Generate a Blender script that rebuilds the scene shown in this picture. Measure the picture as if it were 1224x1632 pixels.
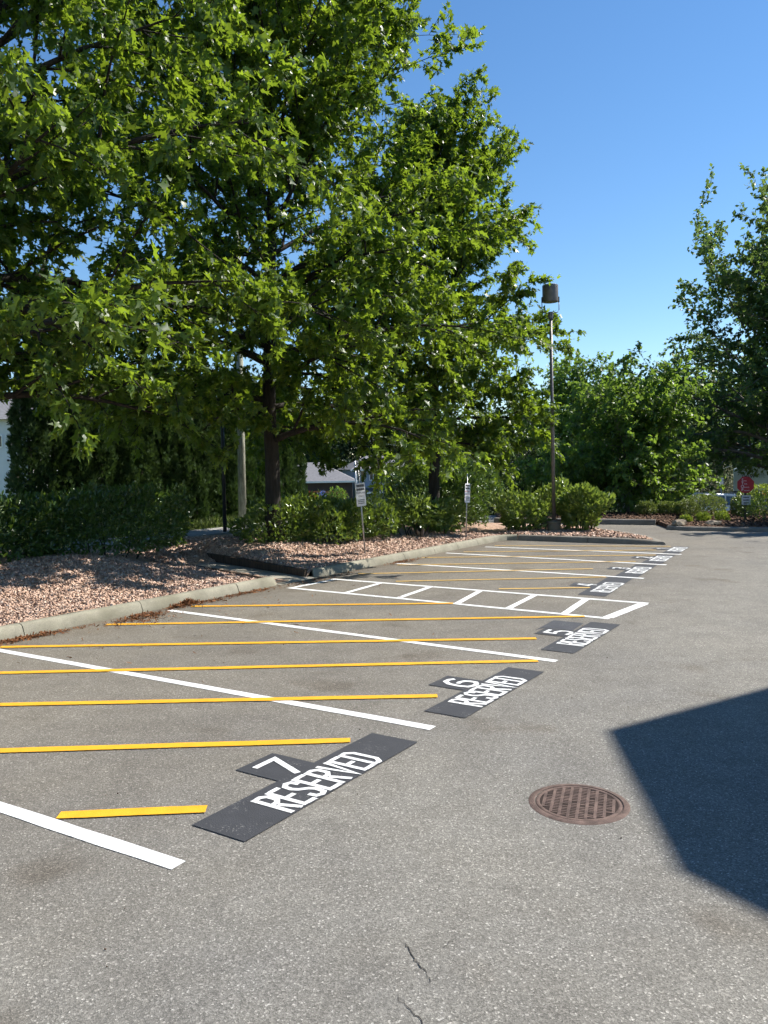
import bpy, bmesh, math, random
import numpy as np
from mathutils import Vector, Matrix

R_ = math.radians
scn = bpy.context.scene
for _o in list(bpy.data.objects):
    bpy.data.objects.remove(_o)

# ------------------------------------------------------------------ camera
FPX = 1290.0                       # focal length in pixels of the 1224 x 1632 photograph
cam_d = bpy.data.cameras.new('camera')
cam_d.sensor_fit = 'VERTICAL'
cam_d.sensor_height = 24.0
cam_d.lens = 24.0 * FPX / 1632.0
cam_d.clip_start = 0.05
cam_d.clip_end = 2000
cam = bpy.data.objects.new('camera', cam_d)
scn.collection.objects.link(cam)
cam.location = (0, 0, 2.05)
PITCH = math.atan(72.0 / FPX)
cam.matrix_world = (Matrix.Translation((0, 0, 2.05)) @ Matrix.Rotation(R_(90) - PITCH, 4, 'X')
                    @ Matrix.Rotation(R_(-0.9), 4, 'Z'))
scn.camera = cam

# ------------------------------------------------------------------ sky and sun
SUN_AZ, SUN_EL = R_(70), R_(47)     # azimuth clockwise from +Y
sdir = Vector((math.sin(SUN_AZ) * math.cos(SUN_EL), math.cos(SUN_AZ) * math.cos(SUN_EL), math.sin(SUN_EL)))
wld = bpy.data.worlds.new('World')
scn.world = wld
wld.use_nodes = True
wn = wld.node_tree
for n in list(wn.nodes):
    wn.nodes.remove(n)
sky = wn.nodes.new('ShaderNodeTexSky')
sky.sky_type = 'NISHITA'
sky.sun_disc = False
sky.sun_elevation = SUN_EL
sky.sun_rotation = SUN_AZ
sky.altitude = 50
sky.air_density = 1.0
sky.dust_density = 0.0
sky.ozone_density = 3.0
bg = wn.nodes.new('ShaderNodeBackground')
bg.inputs['Strength'].default_value = 0.10
wo = wn.nodes.new('ShaderNodeOutputWorld')
hsv = wn.nodes.new('ShaderNodeHueSaturation')
hsv.inputs['Saturation'].default_value = 1.17
wn.links.new(sky.outputs[0], hsv.inputs['Color'])
wn.links.new(hsv.outputs[0], bg.inputs['Color'])
wn.links.new(bg.outputs[0], wo.inputs['Surface'])
sun_d = bpy.data.lights.new('sun', 'SUN')
sun_d.energy = 5.0
sun_d.angle = R_(0.55)
sun_d.color = (1.0, 0.95, 0.87)
sun = bpy.data.objects.new('sun', sun_d)
scn.collection.objects.link(sun)
sun.rotation_euler = sdir.to_track_quat('Z', 'Y').to_euler()
sun.location = sdir * 60
scn.view_settings.view_transform = 'Standard'
scn.view_settings.look = 'None'
scn.view_settings.gamma = 1.0
scn.view_settings.use_curve_mapping = False
scn.view_settings.exposure = 0.75
scn.cycles.use_light_tree = False
scn.cycles.caustics_reflective = False
scn.cycles.caustics_refractive = False
scn.cycles.adaptive_threshold = 0.02
scn.cycles.max_bounces = 5
scn.cycles.diffuse_bounces = 1
scn.cycles.glossy_bounces = 3
scn.cycles.transparent_max_bounces = 6

# ------------------------------------------------------------------ frames of reference
OX, OY = -1.162, 4.58               # a corner of the stall-7 panel; u runs along the row, v from kerb to aisle
UA = R_(57)
UX, UY = math.cos(UA), math.sin(UA)
VX, VY = UY, -UX


def S(u, v, z=0.0):
    return Vector((OX + u * UX + v * VX, OY + u * UY + v * VY, z))


def at(px, depth, z=0.0):           # a point seen in image column px at a chosen depth
    return Vector(((px - 612.0) / FPX * depth, depth, z))


def sstep(a, b, x):
    t = np.clip((np.asarray(x, float) - a) / (b - a), 0, 1)
    return t * t * (3 - 2 * t)


def terrain_z(x, y):
    return -np.minimum(4.0, 0.1 * np.maximum(0, np.asarray(y) - 27.0)) * sstep(-25, -5, x)


# ------------------------------------------------------------------ materials
MATS = {}


class NT:
    def __init__(s, name):
        s.m = bpy.data.materials.new(name)
        s.m.use_nodes = True
        s.t = s.m.node_tree
        s.b = s.t.nodes['Principled BSDF']
        s.out = s.t.nodes['Material Output']
        MATS[name] = s.m

    def n(s, typ, **kw):
        nd = s.t.nodes.new(typ)
        for k, v in kw.items():
            if k in nd.inputs:
                nd.inputs[k].default_value = v
            else:
                setattr(nd, k, v)
        return nd

    def l(s, a, b):
        s.t.links.new(a, b)

    def pos(s, scale=1.0):
        tc = s.n('ShaderNodeTexCoord')
        mp = s.n('ShaderNodeMapping')
        mp.inputs['Scale'].default_value = scale if isinstance(scale, tuple) else (scale,) * 3
        s.l(tc.outputs['Object'], mp.inputs['Vector'])
        return mp.outputs[0]

    def noise(s, vec, scale, detail=4, rough=0.6):
        nd = s.n('ShaderNodeTexNoise')
        nd.inputs['Scale'].default_value = scale
        nd.inputs['Detail'].default_value = detail
        nd.inputs['Roughness'].default_value = rough
        s.l(vec, nd.inputs['Vector'])
        return nd.outputs['Fac']

    def ramp(s, fac, stops):
        nd = s.n('ShaderNodeValToRGB')
        e = nd.color_ramp.elements
        e[0].position, e[0].color = stops[0][0], (*stops[0][1], 1)
        e[1].position, e[1].color = stops[-1][0], (*stops[-1][1], 1)
        for p, c in stops[1:-1]:
            x = e.new(p)
            x.color = (*c, 1)
        s.l(fac, nd.inputs[0])
        return nd.outputs[0]

    def mix(s, fac, a, b, mode='MIX'):
        nd = s.n('ShaderNodeMix', data_type='RGBA', blend_type=mode)
        if isinstance(fac, float):
            nd.inputs[0].default_value = fac
        else:
            s.l(fac, nd.inputs[0])
        for i, v in ((6, a), (7, b)):
            if isinstance(v, tuple):
                nd.inputs[i].default_value = (*v, 1)
            else:
                s.l(v, nd.inputs[i])
        return nd.outputs[2]

    def bump(s, h, strength=0.3, dist=0.01):
        nd = s.n('ShaderNodeBump')
        nd.inputs['Strength'].default_value = strength
        nd.inputs['Distance'].default_value = dist
        s.l(h, nd.inputs['Height'])
        s.l(nd.outputs[0], s.b.inputs['Normal'])

    def col(s, c, rough=0.7, spec=0.4, metal=0.0):
        if isinstance(c, tuple):
            s.b.inputs['Base Color'].default_value = (*c, 1)
        else:
            s.l(c, s.b.inputs['Base Color'])
        s.b.inputs['Roughness'].default_value = rough
        s.b.inputs['Specular IOR Level'].default_value = spec
        s.b.inputs['Metallic'].default_value = metal
        return s.m


def plain(name, c, rough=0.6, spec=0.4, metal=0.0, var=0.25, scale=3.0, bump=0.0):
    t = NT(name)
    p = t.pos()
    f = t.noise(p, scale, 5)
    d = tuple(x * (1 - var) for x in c)
    h = tuple(min(1, x * (1 + var)) for x in c)
    t.col(t.ramp(f, [(0.3, d), (0.7, h)]), rough, spec, metal)
    if bump:
        t.bump(t.noise(p, scale * 12, 3), bump, 0.01)
    return t.m


def asphalt(name, base, speck, worn=True):
    t = NT(name)
    p = t.pos()
    vo = t.n('ShaderNodeTexVoronoi')
    vo.inputs['Scale'].default_value = 125
    t.l(p, vo.inputs['Vector'])
    sep = t.n('ShaderNodeSeparateColor')
    t.l(vo.outputs['Color'], sep.inputs[0])
    b = base
    grain = t.ramp(sep.outputs[0], [(0.0, tuple(x * 0.66 for x in b)), (0.45, tuple(x * 0.94 for x in b)),
                                    (0.84, tuple(x * 1.15 for x in b)), (0.95, tuple(x * 1.45 for x in b)), (1.0, speck)])
    vo2 = t.n('ShaderNodeTexVoronoi')
    vo2.inputs['Scale'].default_value = 290
    t.l(p, vo2.inputs['Vector'])
    sep2 = t.n('ShaderNodeSeparateColor')
    t.l(vo2.outputs['Color'], sep2.inputs[0])
    g2 = t.ramp(sep2.outputs[1], [(0.0, (0.80,) * 3), (0.8, (1.05,) * 3), (1.0, (1.4,) * 3)])
    c = t.mix(1.0, grain, g2, 'MULTIPLY')
    big = t.ramp(t.noise(p, 0.35, 5, 0.62), [(0.3, (0.80, 0.80, 0.82)), (0.55, (1.0, 0.99, 0.97)), (0.75, (1.12, 1.10, 1.06))])
    c = t.mix(1.0, c, big, 'MULTIPLY')
    med = t.ramp(t.noise(p, 2.6, 6, 0.7), [(0.3, (0.86, 0.85, 0.84)), (0.7, (1.1, 1.1, 1.1))])
    c = t.mix(1.0, c, med, 'MULTIPLY')
    if worn:     # drips of oil and tyre dirt inside the stalls
        st = t.ramp(t.noise(p, 0.9, 3, 0.5), [(0.60, (1, 1, 1)), (0.72, (0.74, 0.70, 0.66))])
        c = t.mix(1.0, c, st, 'MULTIPLY')
        dp = t.n('ShaderNodeVectorMath', operation='DOT_PRODUCT')
        t.l(p, dp.inputs[0])
        dp.inputs[1].default_value = (VX, VY, 0)
        v0 = OX * VX + OY * VY
        ad = t.n('ShaderNodeMath', operation='ADD')
        t.l(dp.outputs['Value'], ad.inputs[0])
        wob = t.n('ShaderNodeMath', operation='MULTIPLY')
        t.l(t.noise(p, 0.8, 5, 0.65), wob.inputs[0])
        wob.inputs[1].default_value = 2.2
        t.l(wob.outputs[0], ad.inputs[1])
        mr = t.n('ShaderNodeMapRange')
        mr.inputs[1].default_value = v0 - 8.0 + 1.1
        mr.inputs[2].default_value = v0 + 2.0 + 1.1
        t.l(ad.outputs[0], mr.inputs[0])
        # v -8..2 -> 0..1 : silt by the kerb, dirty stalls, clean aisle
        dirt = t.ramp(mr.outputs[0], [(0.12, (1, 1, 1)), (0.20, (0.72, 0.64, 0.55)), (0.30, (0.90, 0.86, 0.80)), (0.70, (0.90, 0.87, 0.83)), (0.92, (1, 1, 1))])
        c = t.mix(1.0, c, dirt, 'MULTIPLY')
    t.col(c, 0.88, 0.2)
    dist = t.mix(0.5, vo.outputs['Distance'], vo2.outputs['Distance'])
    t.bump(dist, 0.55, 0.006)
    return t.m


asphalt('asphalt', (0.212, 0.203, 0.182), (0.48, 0.46, 0.42))
asphalt('old_asphalt', (0.17, 0.165, 0.16), (0.42, 0.40, 0.38), False)


def paint(name, c, wear, under=(0.11, 0.105, 0.1), rough=0.55):
    t = NT(name)
    p = t.pos()
    vo = t.n('ShaderNodeTexVoronoi')
    vo.inputs['Scale'].default_value = 110
    t.l(p, vo.inputs['Vector'])
    sep = t.n('ShaderNodeSeparateColor')
    t.l(vo.outputs['Color'], sep.inputs[0])
    nz = t.noise(p, 5, 4)
    add = t.n('ShaderNodeMath', operation='ADD')
    t.l(sep.outputs[0], add.inputs[0])
    t.l(nz, add.inputs[1])
    k = t.ramp(add.outputs[0], [(1.0 - wear, (0, 0, 0)), (1.0 - wear + 0.06, (1, 1, 1))])
    sc = t.n('ShaderNodeMath', operation='MULTIPLY')
    t.l(add.outputs[0], sc.inputs[0])
    sc.inputs[1].default_value = 0.5
    t.l(sc.outputs[0], k.node.inputs[0])
    v = t.ramp(t.noise(p, 9, 5), [(0.3, tuple(x * 0.86 for x in c)), (0.7, tuple(min(1, x * 1.06) for x in c))])
    t.col(t.mix(k, v, under), rough, 0.4)
    t.bump(vo.outputs['Distance'], 0.35, 0.005)
    return t.m


paint('white_paint', (0.80, 0.80, 0.78), 0.15)
paint('yellow_paint', (0.80, 0.40, 0.025), 0.16)
paint('old_yellow_paint', (0.62, 0.40, 0.12), 0.26)
paint('black_paint', (0.046, 0.047, 0.052), 0.26, (0.15, 0.145, 0.14), 0.7)
paint('faded_black_paint', (0.055, 0.057, 0.065), 0.30, (0.13, 0.13, 0.125), 0.7)


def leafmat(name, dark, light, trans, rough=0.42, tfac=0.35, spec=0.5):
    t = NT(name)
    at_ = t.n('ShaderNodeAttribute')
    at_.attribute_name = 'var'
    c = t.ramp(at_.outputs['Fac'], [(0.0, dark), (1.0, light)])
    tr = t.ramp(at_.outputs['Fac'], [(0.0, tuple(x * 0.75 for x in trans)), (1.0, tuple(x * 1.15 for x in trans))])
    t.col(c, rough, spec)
    tb = t.n('ShaderNodeBsdfTranslucent')
    t.l(tr, tb.inputs['Color'])
    mx = t.n('ShaderNodeMixShader')
    mx.inputs[0].default_value = tfac
    t.l(t.b.outputs[0], mx.inputs[1])
    t.l(tb.outputs[0], mx.inputs[2])
    t.l(mx.outputs[0], t.out.inputs['Surface'])
    return t.m


leafmat('oak_leaf', (0.028, 0.070, 0.014), (0.095, 0.155, 0.025), (0.33, 0.47, 0.03), 0.42, 0.42, 0.42)
leafmat('maple_leaf', (0.036, 0.080, 0.022), (0.090, 0.140, 0.040), (0.24, 0.36, 0.06), 0.48, 0.38)
leafmat('light_leaf', (0.050, 0.105, 0.018), (0.110, 0.18, 0.035), (0.30, 0.46, 0.05), 0.48, 0.42)
leafmat('laurel_leaf', (0.030, 0.070, 0.016), (0.080, 0.140, 0.030), (0.18, 0.30, 0.03), 0.30, 0.26, 0.55)
leafmat('laurel_sunlit', (0.050, 0.100, 0.020), (0.135, 0.195, 0.045), (0.28, 0.40, 0.04), 0.30, 0.30, 0.6)  # laurel leaf colour brightened to paint sunlight onto the bushes by the signs
leafmat('rhodo_leaf', (0.080, 0.140, 0.026), (0.170, 0.230, 0.060), (0.34, 0.46, 0.06), 0.33, 0.32, 0.55)
leafmat('box_leaf', (0.060, 0.095, 0.022), (0.150, 0.185, 0.050), (0.28, 0.36, 0.06), 0.45, 0.28)
leafmat('lime_leaf', (0.10, 0.17, 0.018), (0.20, 0.28, 0.035), (0.35, 0.45, 0.05), 0.45, 0.35)
leafmat('cedar_leaf', (0.024, 0.055, 0.016), (0.058, 0.105, 0.027), (0.10, 0.17, 0.035), 0.6, 0.2, 0.3)
leafmat('far_leaf', (0.020, 0.042, 0.018), (0.050, 0.085, 0.028), (0.10, 0.16, 0.04), 0.6, 0.2, 0.3)
leafmat('pale_leaf', (0.16, 0.18, 0.11), (0.34, 0.33, 0.24), (0.3, 0.3, 0.18), 0.6, 0.25, 0.3)
leafmat('grass_blade', (0.05, 0.09, 0.02), (0.16, 0.18, 0.06), (0.2, 0.28, 0.06), 0.6, 0.3, 0.3)
leafmat('dry_leaf', (0.10, 0.035, 0.014), (0.30, 0.13, 0.055), (0.2, 0.1, 0.04), 0.8, 0.15, 0.2)
leafmat('red_petal', (0.35, 0.03, 0.02), (0.55, 0.08, 0.05), (0.5, 0.06, 0.04), 0.6, 0.3, 0.3)
leafmat('blue_petal', (0.05, 0.10, 0.40), (0.35, 0.45, 0.75), (0.2, 0.3, 0.6), 0.6, 0.3, 0.3)


def varmat(name, stops, rough, spec=0.3):
    t = NT(name)
    a = t.n('ShaderNodeAttribute')
    a.attribute_name = 'var'
    c = t.ramp(a.outputs['Fac'], stops)
    nz = t.ramp(t.noise(t.pos(), 60, 3), [(0.3, (0.82,) * 3), (0.7, (1.12,) * 3)])
    t.col(t.mix(1.0, c, nz, 'MULTIPLY'), rough, spec)
    return t.m


varmat('gravel_stone', [(0.0, (0.28, 0.175, 0.125)), (0.35, (0.46, 0.305, 0.225)), (0.7, (0.58, 0.41, 0.315)), (1.0, (0.67, 0.54, 0.445))], 0.85)
varmat('mulch_chip', [(0.0, (0.035, 0.018, 0.010)), (0.6, (0.12, 0.065, 0.038)), (1.0, (0.26, 0.16, 0.10))], 0.9)


def earth(name, stops, scale, bumpd):
    t = NT(name)
    p = t.pos()
    vo = t.n('ShaderNodeTexVoronoi')
    vo.inputs['Scale'].default_value = scale
    t.l(p, vo.inputs['Vector'])
    sep = t.n('ShaderNodeSeparateColor')
    t.l(vo.outputs['Color'], sep.inputs[0])
    c = t.ramp(sep.outputs[0], stops)
    c = t.mix(1.0, c, t.ramp(t.noise(p, 1.5, 5), [(0.3, (0.8,) * 3), (0.7, (1.12,) * 3)]), 'MULTIPLY')
    t.col(c, 0.9, 0.2)
    t.bump(vo.outputs['Distance'], 0.9, bumpd)
    return t.m


earth('gravel_ground', [(0.0, (0.25, 0.155, 0.108)), (0.5, (0.43, 0.285, 0.20)), (1.0, (0.59, 0.425, 0.32))], 34, 0.02)
earth('mulch_ground', [(0.0, (0.03, 0.016, 0.010)), (0.6, (0.11, 0.06, 0.036)), (1.0, (0.24, 0.15, 0.10))], 22, 0.03)
earth('grass_ground', [(0.0, (0.04, 0.06, 0.018)), (0.5, (0.07, 0.105, 0.028)), (1.0, (0.15, 0.16, 0.06))], 14, 0.02)


def concrete(name, c, dirt):
    t = NT(name)
    p = t.pos()
    a = t.ramp(t.noise(p, 3.0, 7, 0.7), [(0.3, tuple(x * 0.72 for x in c)), (0.7, tuple(x * 1.1 for x in c))])
    g = t.ramp(t.noise(p, 140, 2), [(0.35, (0.7, 0.7, 0.68)), (0.6, (1.08, 1.08, 1.06))])
    a = t.mix(1.0, a, g, 'MULTIPLY')
    k = t.ramp(t.noise(p, 1.1, 5), [(0.48, (0, 0, 0)), (0.68, (1, 1, 1))])
    t.col(t.mix(k, a, t.mix(0.55, a, dirt)), 0.88, 0.25)
    t.bump(t.noise(p, 90, 4), 0.5, 0.006)
    return t.m


concrete('kerb_concrete', (0.33, 0.31, 0.245), (0.16, 0.15, 0.10))
concrete('channel_concrete', (0.40, 0.37, 0.31), (0.20, 0.15, 0.10))
concrete('island_concrete', (0.27, 0.245, 0.21), (0.15, 0.12, 0.09))
concrete('pot_concrete', (0.34, 0.28, 0.21), (0.18, 0.13, 0.09))
concrete('walk_concrete', (0.36, 0.35, 0.33), (0.22, 0.2, 0.17))
concrete('stone', (0.40, 0.33, 0.25), (0.2, 0.16, 0.1))


def bark(name, c):
    t = NT(name)
    p = t.pos((9, 9, 1.4))
    f = t.noise(p, 2.2, 7, 0.7)
    t.col(t.ramp(f, [(0.3, tuple(x * 0.45 for x in c)), (0.55, c), (0.75, tuple(x * 1.5 for x in c))]), 0.92, 0.2)
    t.bump(f, 0.9, 0.03)
    return t.m


bark('bark', (0.046, 0.040, 0.034))
bark('grey_bark', (0.16, 0.14, 0.12))
bark('weathered_wood', (0.20, 0.15, 0.11))
bark('pole_wood', (0.40, 0.41, 0.33))
bark('orange_wood', (0.42, 0.17, 0.07))
bark('tie_wood', (0.085, 0.062, 0.045))
plain('galvanized', (0.42, 0.42, 0.42), 0.45, 0.5, 0.6, 0.2, 8)
plain('lamp_metal', (0.17, 0.155, 0.15), 0.5, 0.5, 0.3, 0.2, 6)
plain('dark_metal', (0.03, 0.03, 0.032), 0.5, 0.5, 0.2, 0.2, 6)
plain('rusty_iron', (0.135, 0.092, 0.076), 0.75, 0.35, 0.25, 0.45, 14, 0.5)
plain('iron_pit', (0.035, 0.024, 0.020), 0.9, 0.2, 0.0, 0.4, 12)
plain('sign_white', (0.78, 0.78, 0.80), 0.45, 0.5, 0, 0.05, 5)
plain('sign_black', (0.03, 0.03, 0.035), 0.5, 0.4, 0, 0.1, 5)
plain('sign_red', (0.50, 0.03, 0.04), 0.45, 0.5, 0, 0.1, 5)
plain('stop_red', (0.36, 0.018, 0.03), 0.4, 0.5, 0, 0.12, 5)
plain('sign_grey', (0.55, 0.56, 0.58), 0.5, 0.4, 0, 0.06, 5)
plain('pale_teal', (0.55, 0.66, 0.68), 0.5, 0.4, 0, 0.05, 2)
plain('teal_text', (0.30, 0.42, 0.42), 0.5, 0.4, 0, 0.05, 2)
plain('navy_text', (0.05, 0.10, 0.13), 0.5, 0.4, 0, 0.05, 2)
plain('navy_panel', (0.035, 0.045, 0.08), 0.4, 0.5, 0, 0.1, 2)
plain('grey_panel', (0.24, 0.26, 0.31), 0.5, 0.4, 0, 0.05, 2)
plain('white_siding', (0.70, 0.70, 0.70), 0.6, 0.3, 0, 0.05, 1)
plain('blue_siding', (0.28, 0.34, 0.44), 0.6, 0.3, 0, 0.06, 1)
plain('dark_siding', (0.055, 0.042, 0.045), 0.7, 0.3, 0, 0.2, 1)
plain('shingle', (0.20, 0.195, 0.20), 0.9, 0.2, 0, 0.18, 5, 0.4)
plain('white_trim', (0.78, 0.78, 0.78), 0.5, 0.4, 0, 0.04, 3)
plain('stucco', (0.55, 0.47, 0.37), 0.85, 0.2, 0, 0.1, 1.2, 0.3)
plain('car_white', (0.70, 0.71, 0.73), 0.22, 0.6, 0, 0.03, 1)
plain('car_blue', (0.10, 0.20, 0.42), 0.22, 0.6, 0, 0.05, 1)
plain('tyre', (0.02, 0.02, 0.02), 0.85, 0.2, 0, 0.2, 5)
plain('tail_red', (0.55, 0.03, 0.05), 0.2, 0.6, 0, 0.1, 3)
plain('lamp_clear', (0.75, 0.72, 0.72), 0.15, 0.6, 0, 0.05, 3)
plain('cable', (0.45, 0.46, 0.48), 0.6, 0.4, 0, 0.1, 3)
plain('crack_dark', (0.06, 0.054, 0.048), 0.95, 0.1, 0, 0.3, 8)
t_ = NT('window_glass')
t_.col((0.018, 0.028, 0.035), 0.06, 0.8)
t_ = NT('orange_led')
t_.col((0.6, 0.15, 0.02), 0.5)
t_.b.inputs['Emission Color'].default_value = (1.0, 0.22, 0.02, 1)
t_.b.inputs['Emission Strength'].default_value = 1.2
M = MATS

# ------------------------------------------------------------------ object helpers
COL = scn.collection


def tag(o, label=None, cat=None, group=None, kind=None):
    if label: o['label'] = label
    if cat: o['category'] = cat
    if group: o['group'] = group
    if kind: o['kind'] = kind
    return o


def link(name, me, mat, parent=None):
    o = bpy.data.objects.new(name, me)
    if mat is not None and me is not None and not me.materials:
        me.materials.append(M[mat])
    COL.objects.link(o)
    if parent is not None:
        o.parent = parent
    return o


def empty(name, loc=(0, 0, 0), rz=0.0, parent=None):
    o = bpy.data.objects.new(name, None)
    o.empty_display_size = 0.2
    COL.objects.link(o)
    o.location = loc
    o.rotation_euler = (0, 0, rz)
    if parent is not None:
        o.parent = parent
    return o


def copy_tree(o, parent=None):
    c = o.copy()
    COL.objects.link(c)
    c.parent = parent
    for ch in list(o.children):
        copy_tree(ch, c)
    return c


def big_mesh(name, V, F, var=None, smooth=False):
    V = np.ascontiguousarray(V, np.float32)
    F = np.ascontiguousarray(F, np.int32)
    m, k = F.shape
    me = bpy.data.meshes.new(name)
    me.vertices.add(len(V))
    me.vertices.foreach_set('co', V.ravel())
    me.loops.add(m * k)
    me.loops.foreach_set('vertex_index', F.ravel())
    me.polygons.add(m)
    me.polygons.foreach_set('loop_start', np.arange(0, m * k, k, dtype=np.int32))
    me.update(calc_edges=True)
    if smooth:
        me.polygons.foreach_set('use_smooth', np.ones(m, bool))
    if var is not None:
        a = me.attributes.new('var', 'FLOAT', 'POINT')
        a.data.foreach_set('value', np.ascontiguousarray(var, np.float32))
    return me


class MB:
    """collects small shapes into one mesh"""
    def __init__(s):
        s.v, s.f = [], []

    def add(s, vs, fs):
        b = len(s.v)
        s.v += [tuple(x) for x in vs]
        s.f += [tuple(b + i for i in f) for f in fs]
        return s

    def box(s, c, d, rz=0.0):
        hx, hy, hz = d[0] / 2, d[1] / 2, d[2] / 2
        ca, sa = math.cos(rz), math.sin(rz)
        vs = []
        for z in (-hz, hz):
            for x, y in ((-hx, -hy), (hx, -hy), (hx, hy), (-hx, hy)):
                vs.append((c[0] + x * ca - y * sa, c[1] + x * sa + y * ca, c[2] + z))
        return s.add(vs, [(3, 2, 1, 0), (4, 5, 6, 7), (0, 1, 5, 4), (1, 2, 6, 5), (2, 3, 7, 6), (3, 0, 4, 7)])

    def tube(s, pts, rad, n=8, cap=True):
        pts = [Vector(p) for p in pts]
        if not isinstance(rad, (list, tuple)):
            rad = [rad] * len(pts)
        vs, fs = [], []
        for i, p in enumerate(pts):
            d = (pts[min(i + 1, len(pts) - 1)] - pts[max(i - 1, 0)]).normalized()
            a = d.cross(Vector((0, 0, 1)) if abs(d.z) < 0.95 else Vector((1, 0, 0))).normalized()
            b = d.cross(a)
            for k in range(n):
                t = 2 * math.pi * k / n
                vs.append(p + (a * math.cos(t) + b * math.sin(t)) * rad[i])
        for i in range(len(pts) - 1):
            for k in range(n):
                k2 = (k + 1) % n
                fs.append((i * n + k, i * n + k2, (i + 1) * n + k2, (i + 1) * n + k))
        if cap:
            fs.append(tuple(range(n)))
            fs.append(tuple(reversed(range((len(pts) - 1) * n, len(pts) * n))))
        return s.add(vs, fs)

    def lathe(s, prof, n=24, c=(0, 0, 0)):
        vs, fs = [], []
        for r, z in prof:
            for k in range(n):
                t = 2 * math.pi * k / n
                vs.append((c[0] + r * math.cos(t), c[1] + r * math.sin(t), c[2] + z))
        for i in range(len(prof) - 1):
            for k in range(n):
                k2 = (k + 1) % n
                fs.append((i * n + k, i * n + k2, (i + 1) * n + k2, (i + 1) * n + k))
        return s.add(vs, fs)

    def prism(s, poly, z0, z1):
        n = len(poly)
        vs = [(x, y, z0) for x, y in poly] + [(x, y, z1) for x, y in poly]
        fs = [tuple(reversed(range(n))), tuple(range(n, 2 * n))]
        fs += [(i, (i + 1) % n, n + (i + 1) % n, n + i) for i in range(n)]
        return s.add(vs, fs)

    def ribbon(s, pts, w, z, xf=None):
        """flat mitred strip in a plane"""
        P = [Vector((p[0], p[1])) for p in pts]
        n = len(P)
        ws = w if isinstance(w, (list, tuple)) else [w] * n
        vs = []
        for i in range(n):
            d0 = (P[i] - P[i - 1]).normalized() if i > 0 else (P[1] - P[0]).normalized()
            d1 = (P[i + 1] - P[i]).normalized() if i < n - 1 else d0
            nn = Vector((-(d0 + d1).y, (d0 + d1).x))
            if nn.length < 1e-4:
                nn = Vector((-d0.y, d0.x))
            nn.normalize()
            k = 1.0 / max(0.45, nn.dot(Vector((-d0.y, d0.x))))
            for sg in (1, -1):
                q = P[i] + nn * (sg * ws[i] / 2 * k)
                vs.append(xf(q.x, q.y, z) if xf else (q.x, q.y, z))
        return s.add(vs, [(2 * i, 2 * i + 1, 2 * i + 3, 2 * i + 2) for i in range(n - 1)])

    def mesh(s, name, smooth=False):
        me = bpy.data.meshes.new(name)
        me.from_pydata(s.v, [], s.f)
        bm = bmesh.new()
        bm.from_mesh(me)
        bmesh.ops.recalc_face_normals(bm, faces=bm.faces)
        bm.to_mesh(me)
        bm.free()
        if smooth:
            me.polygons.foreach_set('use_smooth', np.ones(len(me.polygons), bool))
        me.update()
        return me

    def build(s, name, mat, parent=None, smooth=False):
        return link(name, s.mesh(name, smooth), mat, parent)


def smooth_by_angle(o, deg=35):
    me = o.data
    me.polygons.foreach_set('use_smooth', np.ones(len(me.polygons), bool))
    me.set_sharp_from_angle(angle=R_(deg))


def text_mesh(txt, size, extr=0.0, align='CENTER'):
    cu = bpy.data.curves.new('t', 'FONT')
    cu.body = txt
    cu.size = size
    cu.extrude = extr
    cu.align_x = align
    cu.align_y = 'CENTER'
    cu.resolution_u = 2
    tmp = bpy.data.objects.new('t', cu)
    COL.objects.link(tmp)
    bpy.context.view_layer.update()
    me = bpy.data.meshes.new_from_object(tmp.evaluated_get(bpy.context.evaluated_depsgraph_get()))
    bpy.data.objects.remove(tmp)
    bpy.data.curves.remove(cu)
    return me


# ------------------------------------------------------------------ leaf templates and scatter
def tpl(v, f):
    return np.array(v, float), np.array(f, int)


LOBED = tpl([(0, -0.12, 0), (0, 0.62, 0.0), (0.02, 1.12, -0.12),
             (-0.27, 0.14, 0.06), (-0.16, 0.38, 0.01), (-0.40, 0.74, 0.07), (0.29, 0.10, 0.05), (0.16, 0.36, 0.01), (0.41, 0.70, 0.05),
             (-0.16, 0.63, 0.01), (0.16, 0.63, 0.01)],
            [(0, 4, 3), (0, 1, 4), (4, 1, 5), (0, 6, 7), (0, 7, 1), (7, 8, 1), (9, 10, 2)])
OVAL = tpl([(0, 0, 0), (0, 1, -0.08), (-0.17, 0.3, 0.05), (-0.16, 0.68, 0.03), (0.17, 0.3, 0.05), (0.16, 0.68, 0.03)],
           [(0, 3, 2), (0, 1, 3), (0, 4, 5), (0, 5, 1)])
TRI = tpl([(0, 0, 0), (-0.34, 0.5, 0.06), (0, 1, -0.08), (0.34, 0.5, 0.06)], [(0, 2, 1), (0, 3, 2)])
FAN = tpl([(0, 0, 0), (-0.42, 0.55, 0.04), (-0.2, 0.5, 0), (-0.2, 0.9, 0.03), (0, 0.62, 0), (0.06, 1.05, -0.03), (0.2, 0.5, 0),
           (0.3, 0.82, 0.03), (0.45, 0.5, 0.02)],
          [(0, 2, 1), (0, 4, 3), (0, 6, 5), (0, 8, 7)])
BLADE = tpl([(-0.06, 0, 0), (0.06, 0, 0), (0.03, 0.6, 0.05), (0, 1, 0.16)], [(0, 1, 2), (0, 2, 3)])
CHIP = tpl([(-.5, -.4, -.3), (.5, -.5, -.35), (.55, .4, -.3), (-.45, .5, -.35), (-.35, -.4, .3), (.4, -.3, .4), (.35, .45, .28), (-.4, .3, .42)],
           [(4, 5, 6), (4, 6, 7), (0, 1, 5), (0, 5, 4), (1, 2, 6), (1, 6, 5), (2, 3, 7), (2, 7, 6), (3, 0, 4), (3, 4, 7)])
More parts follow.
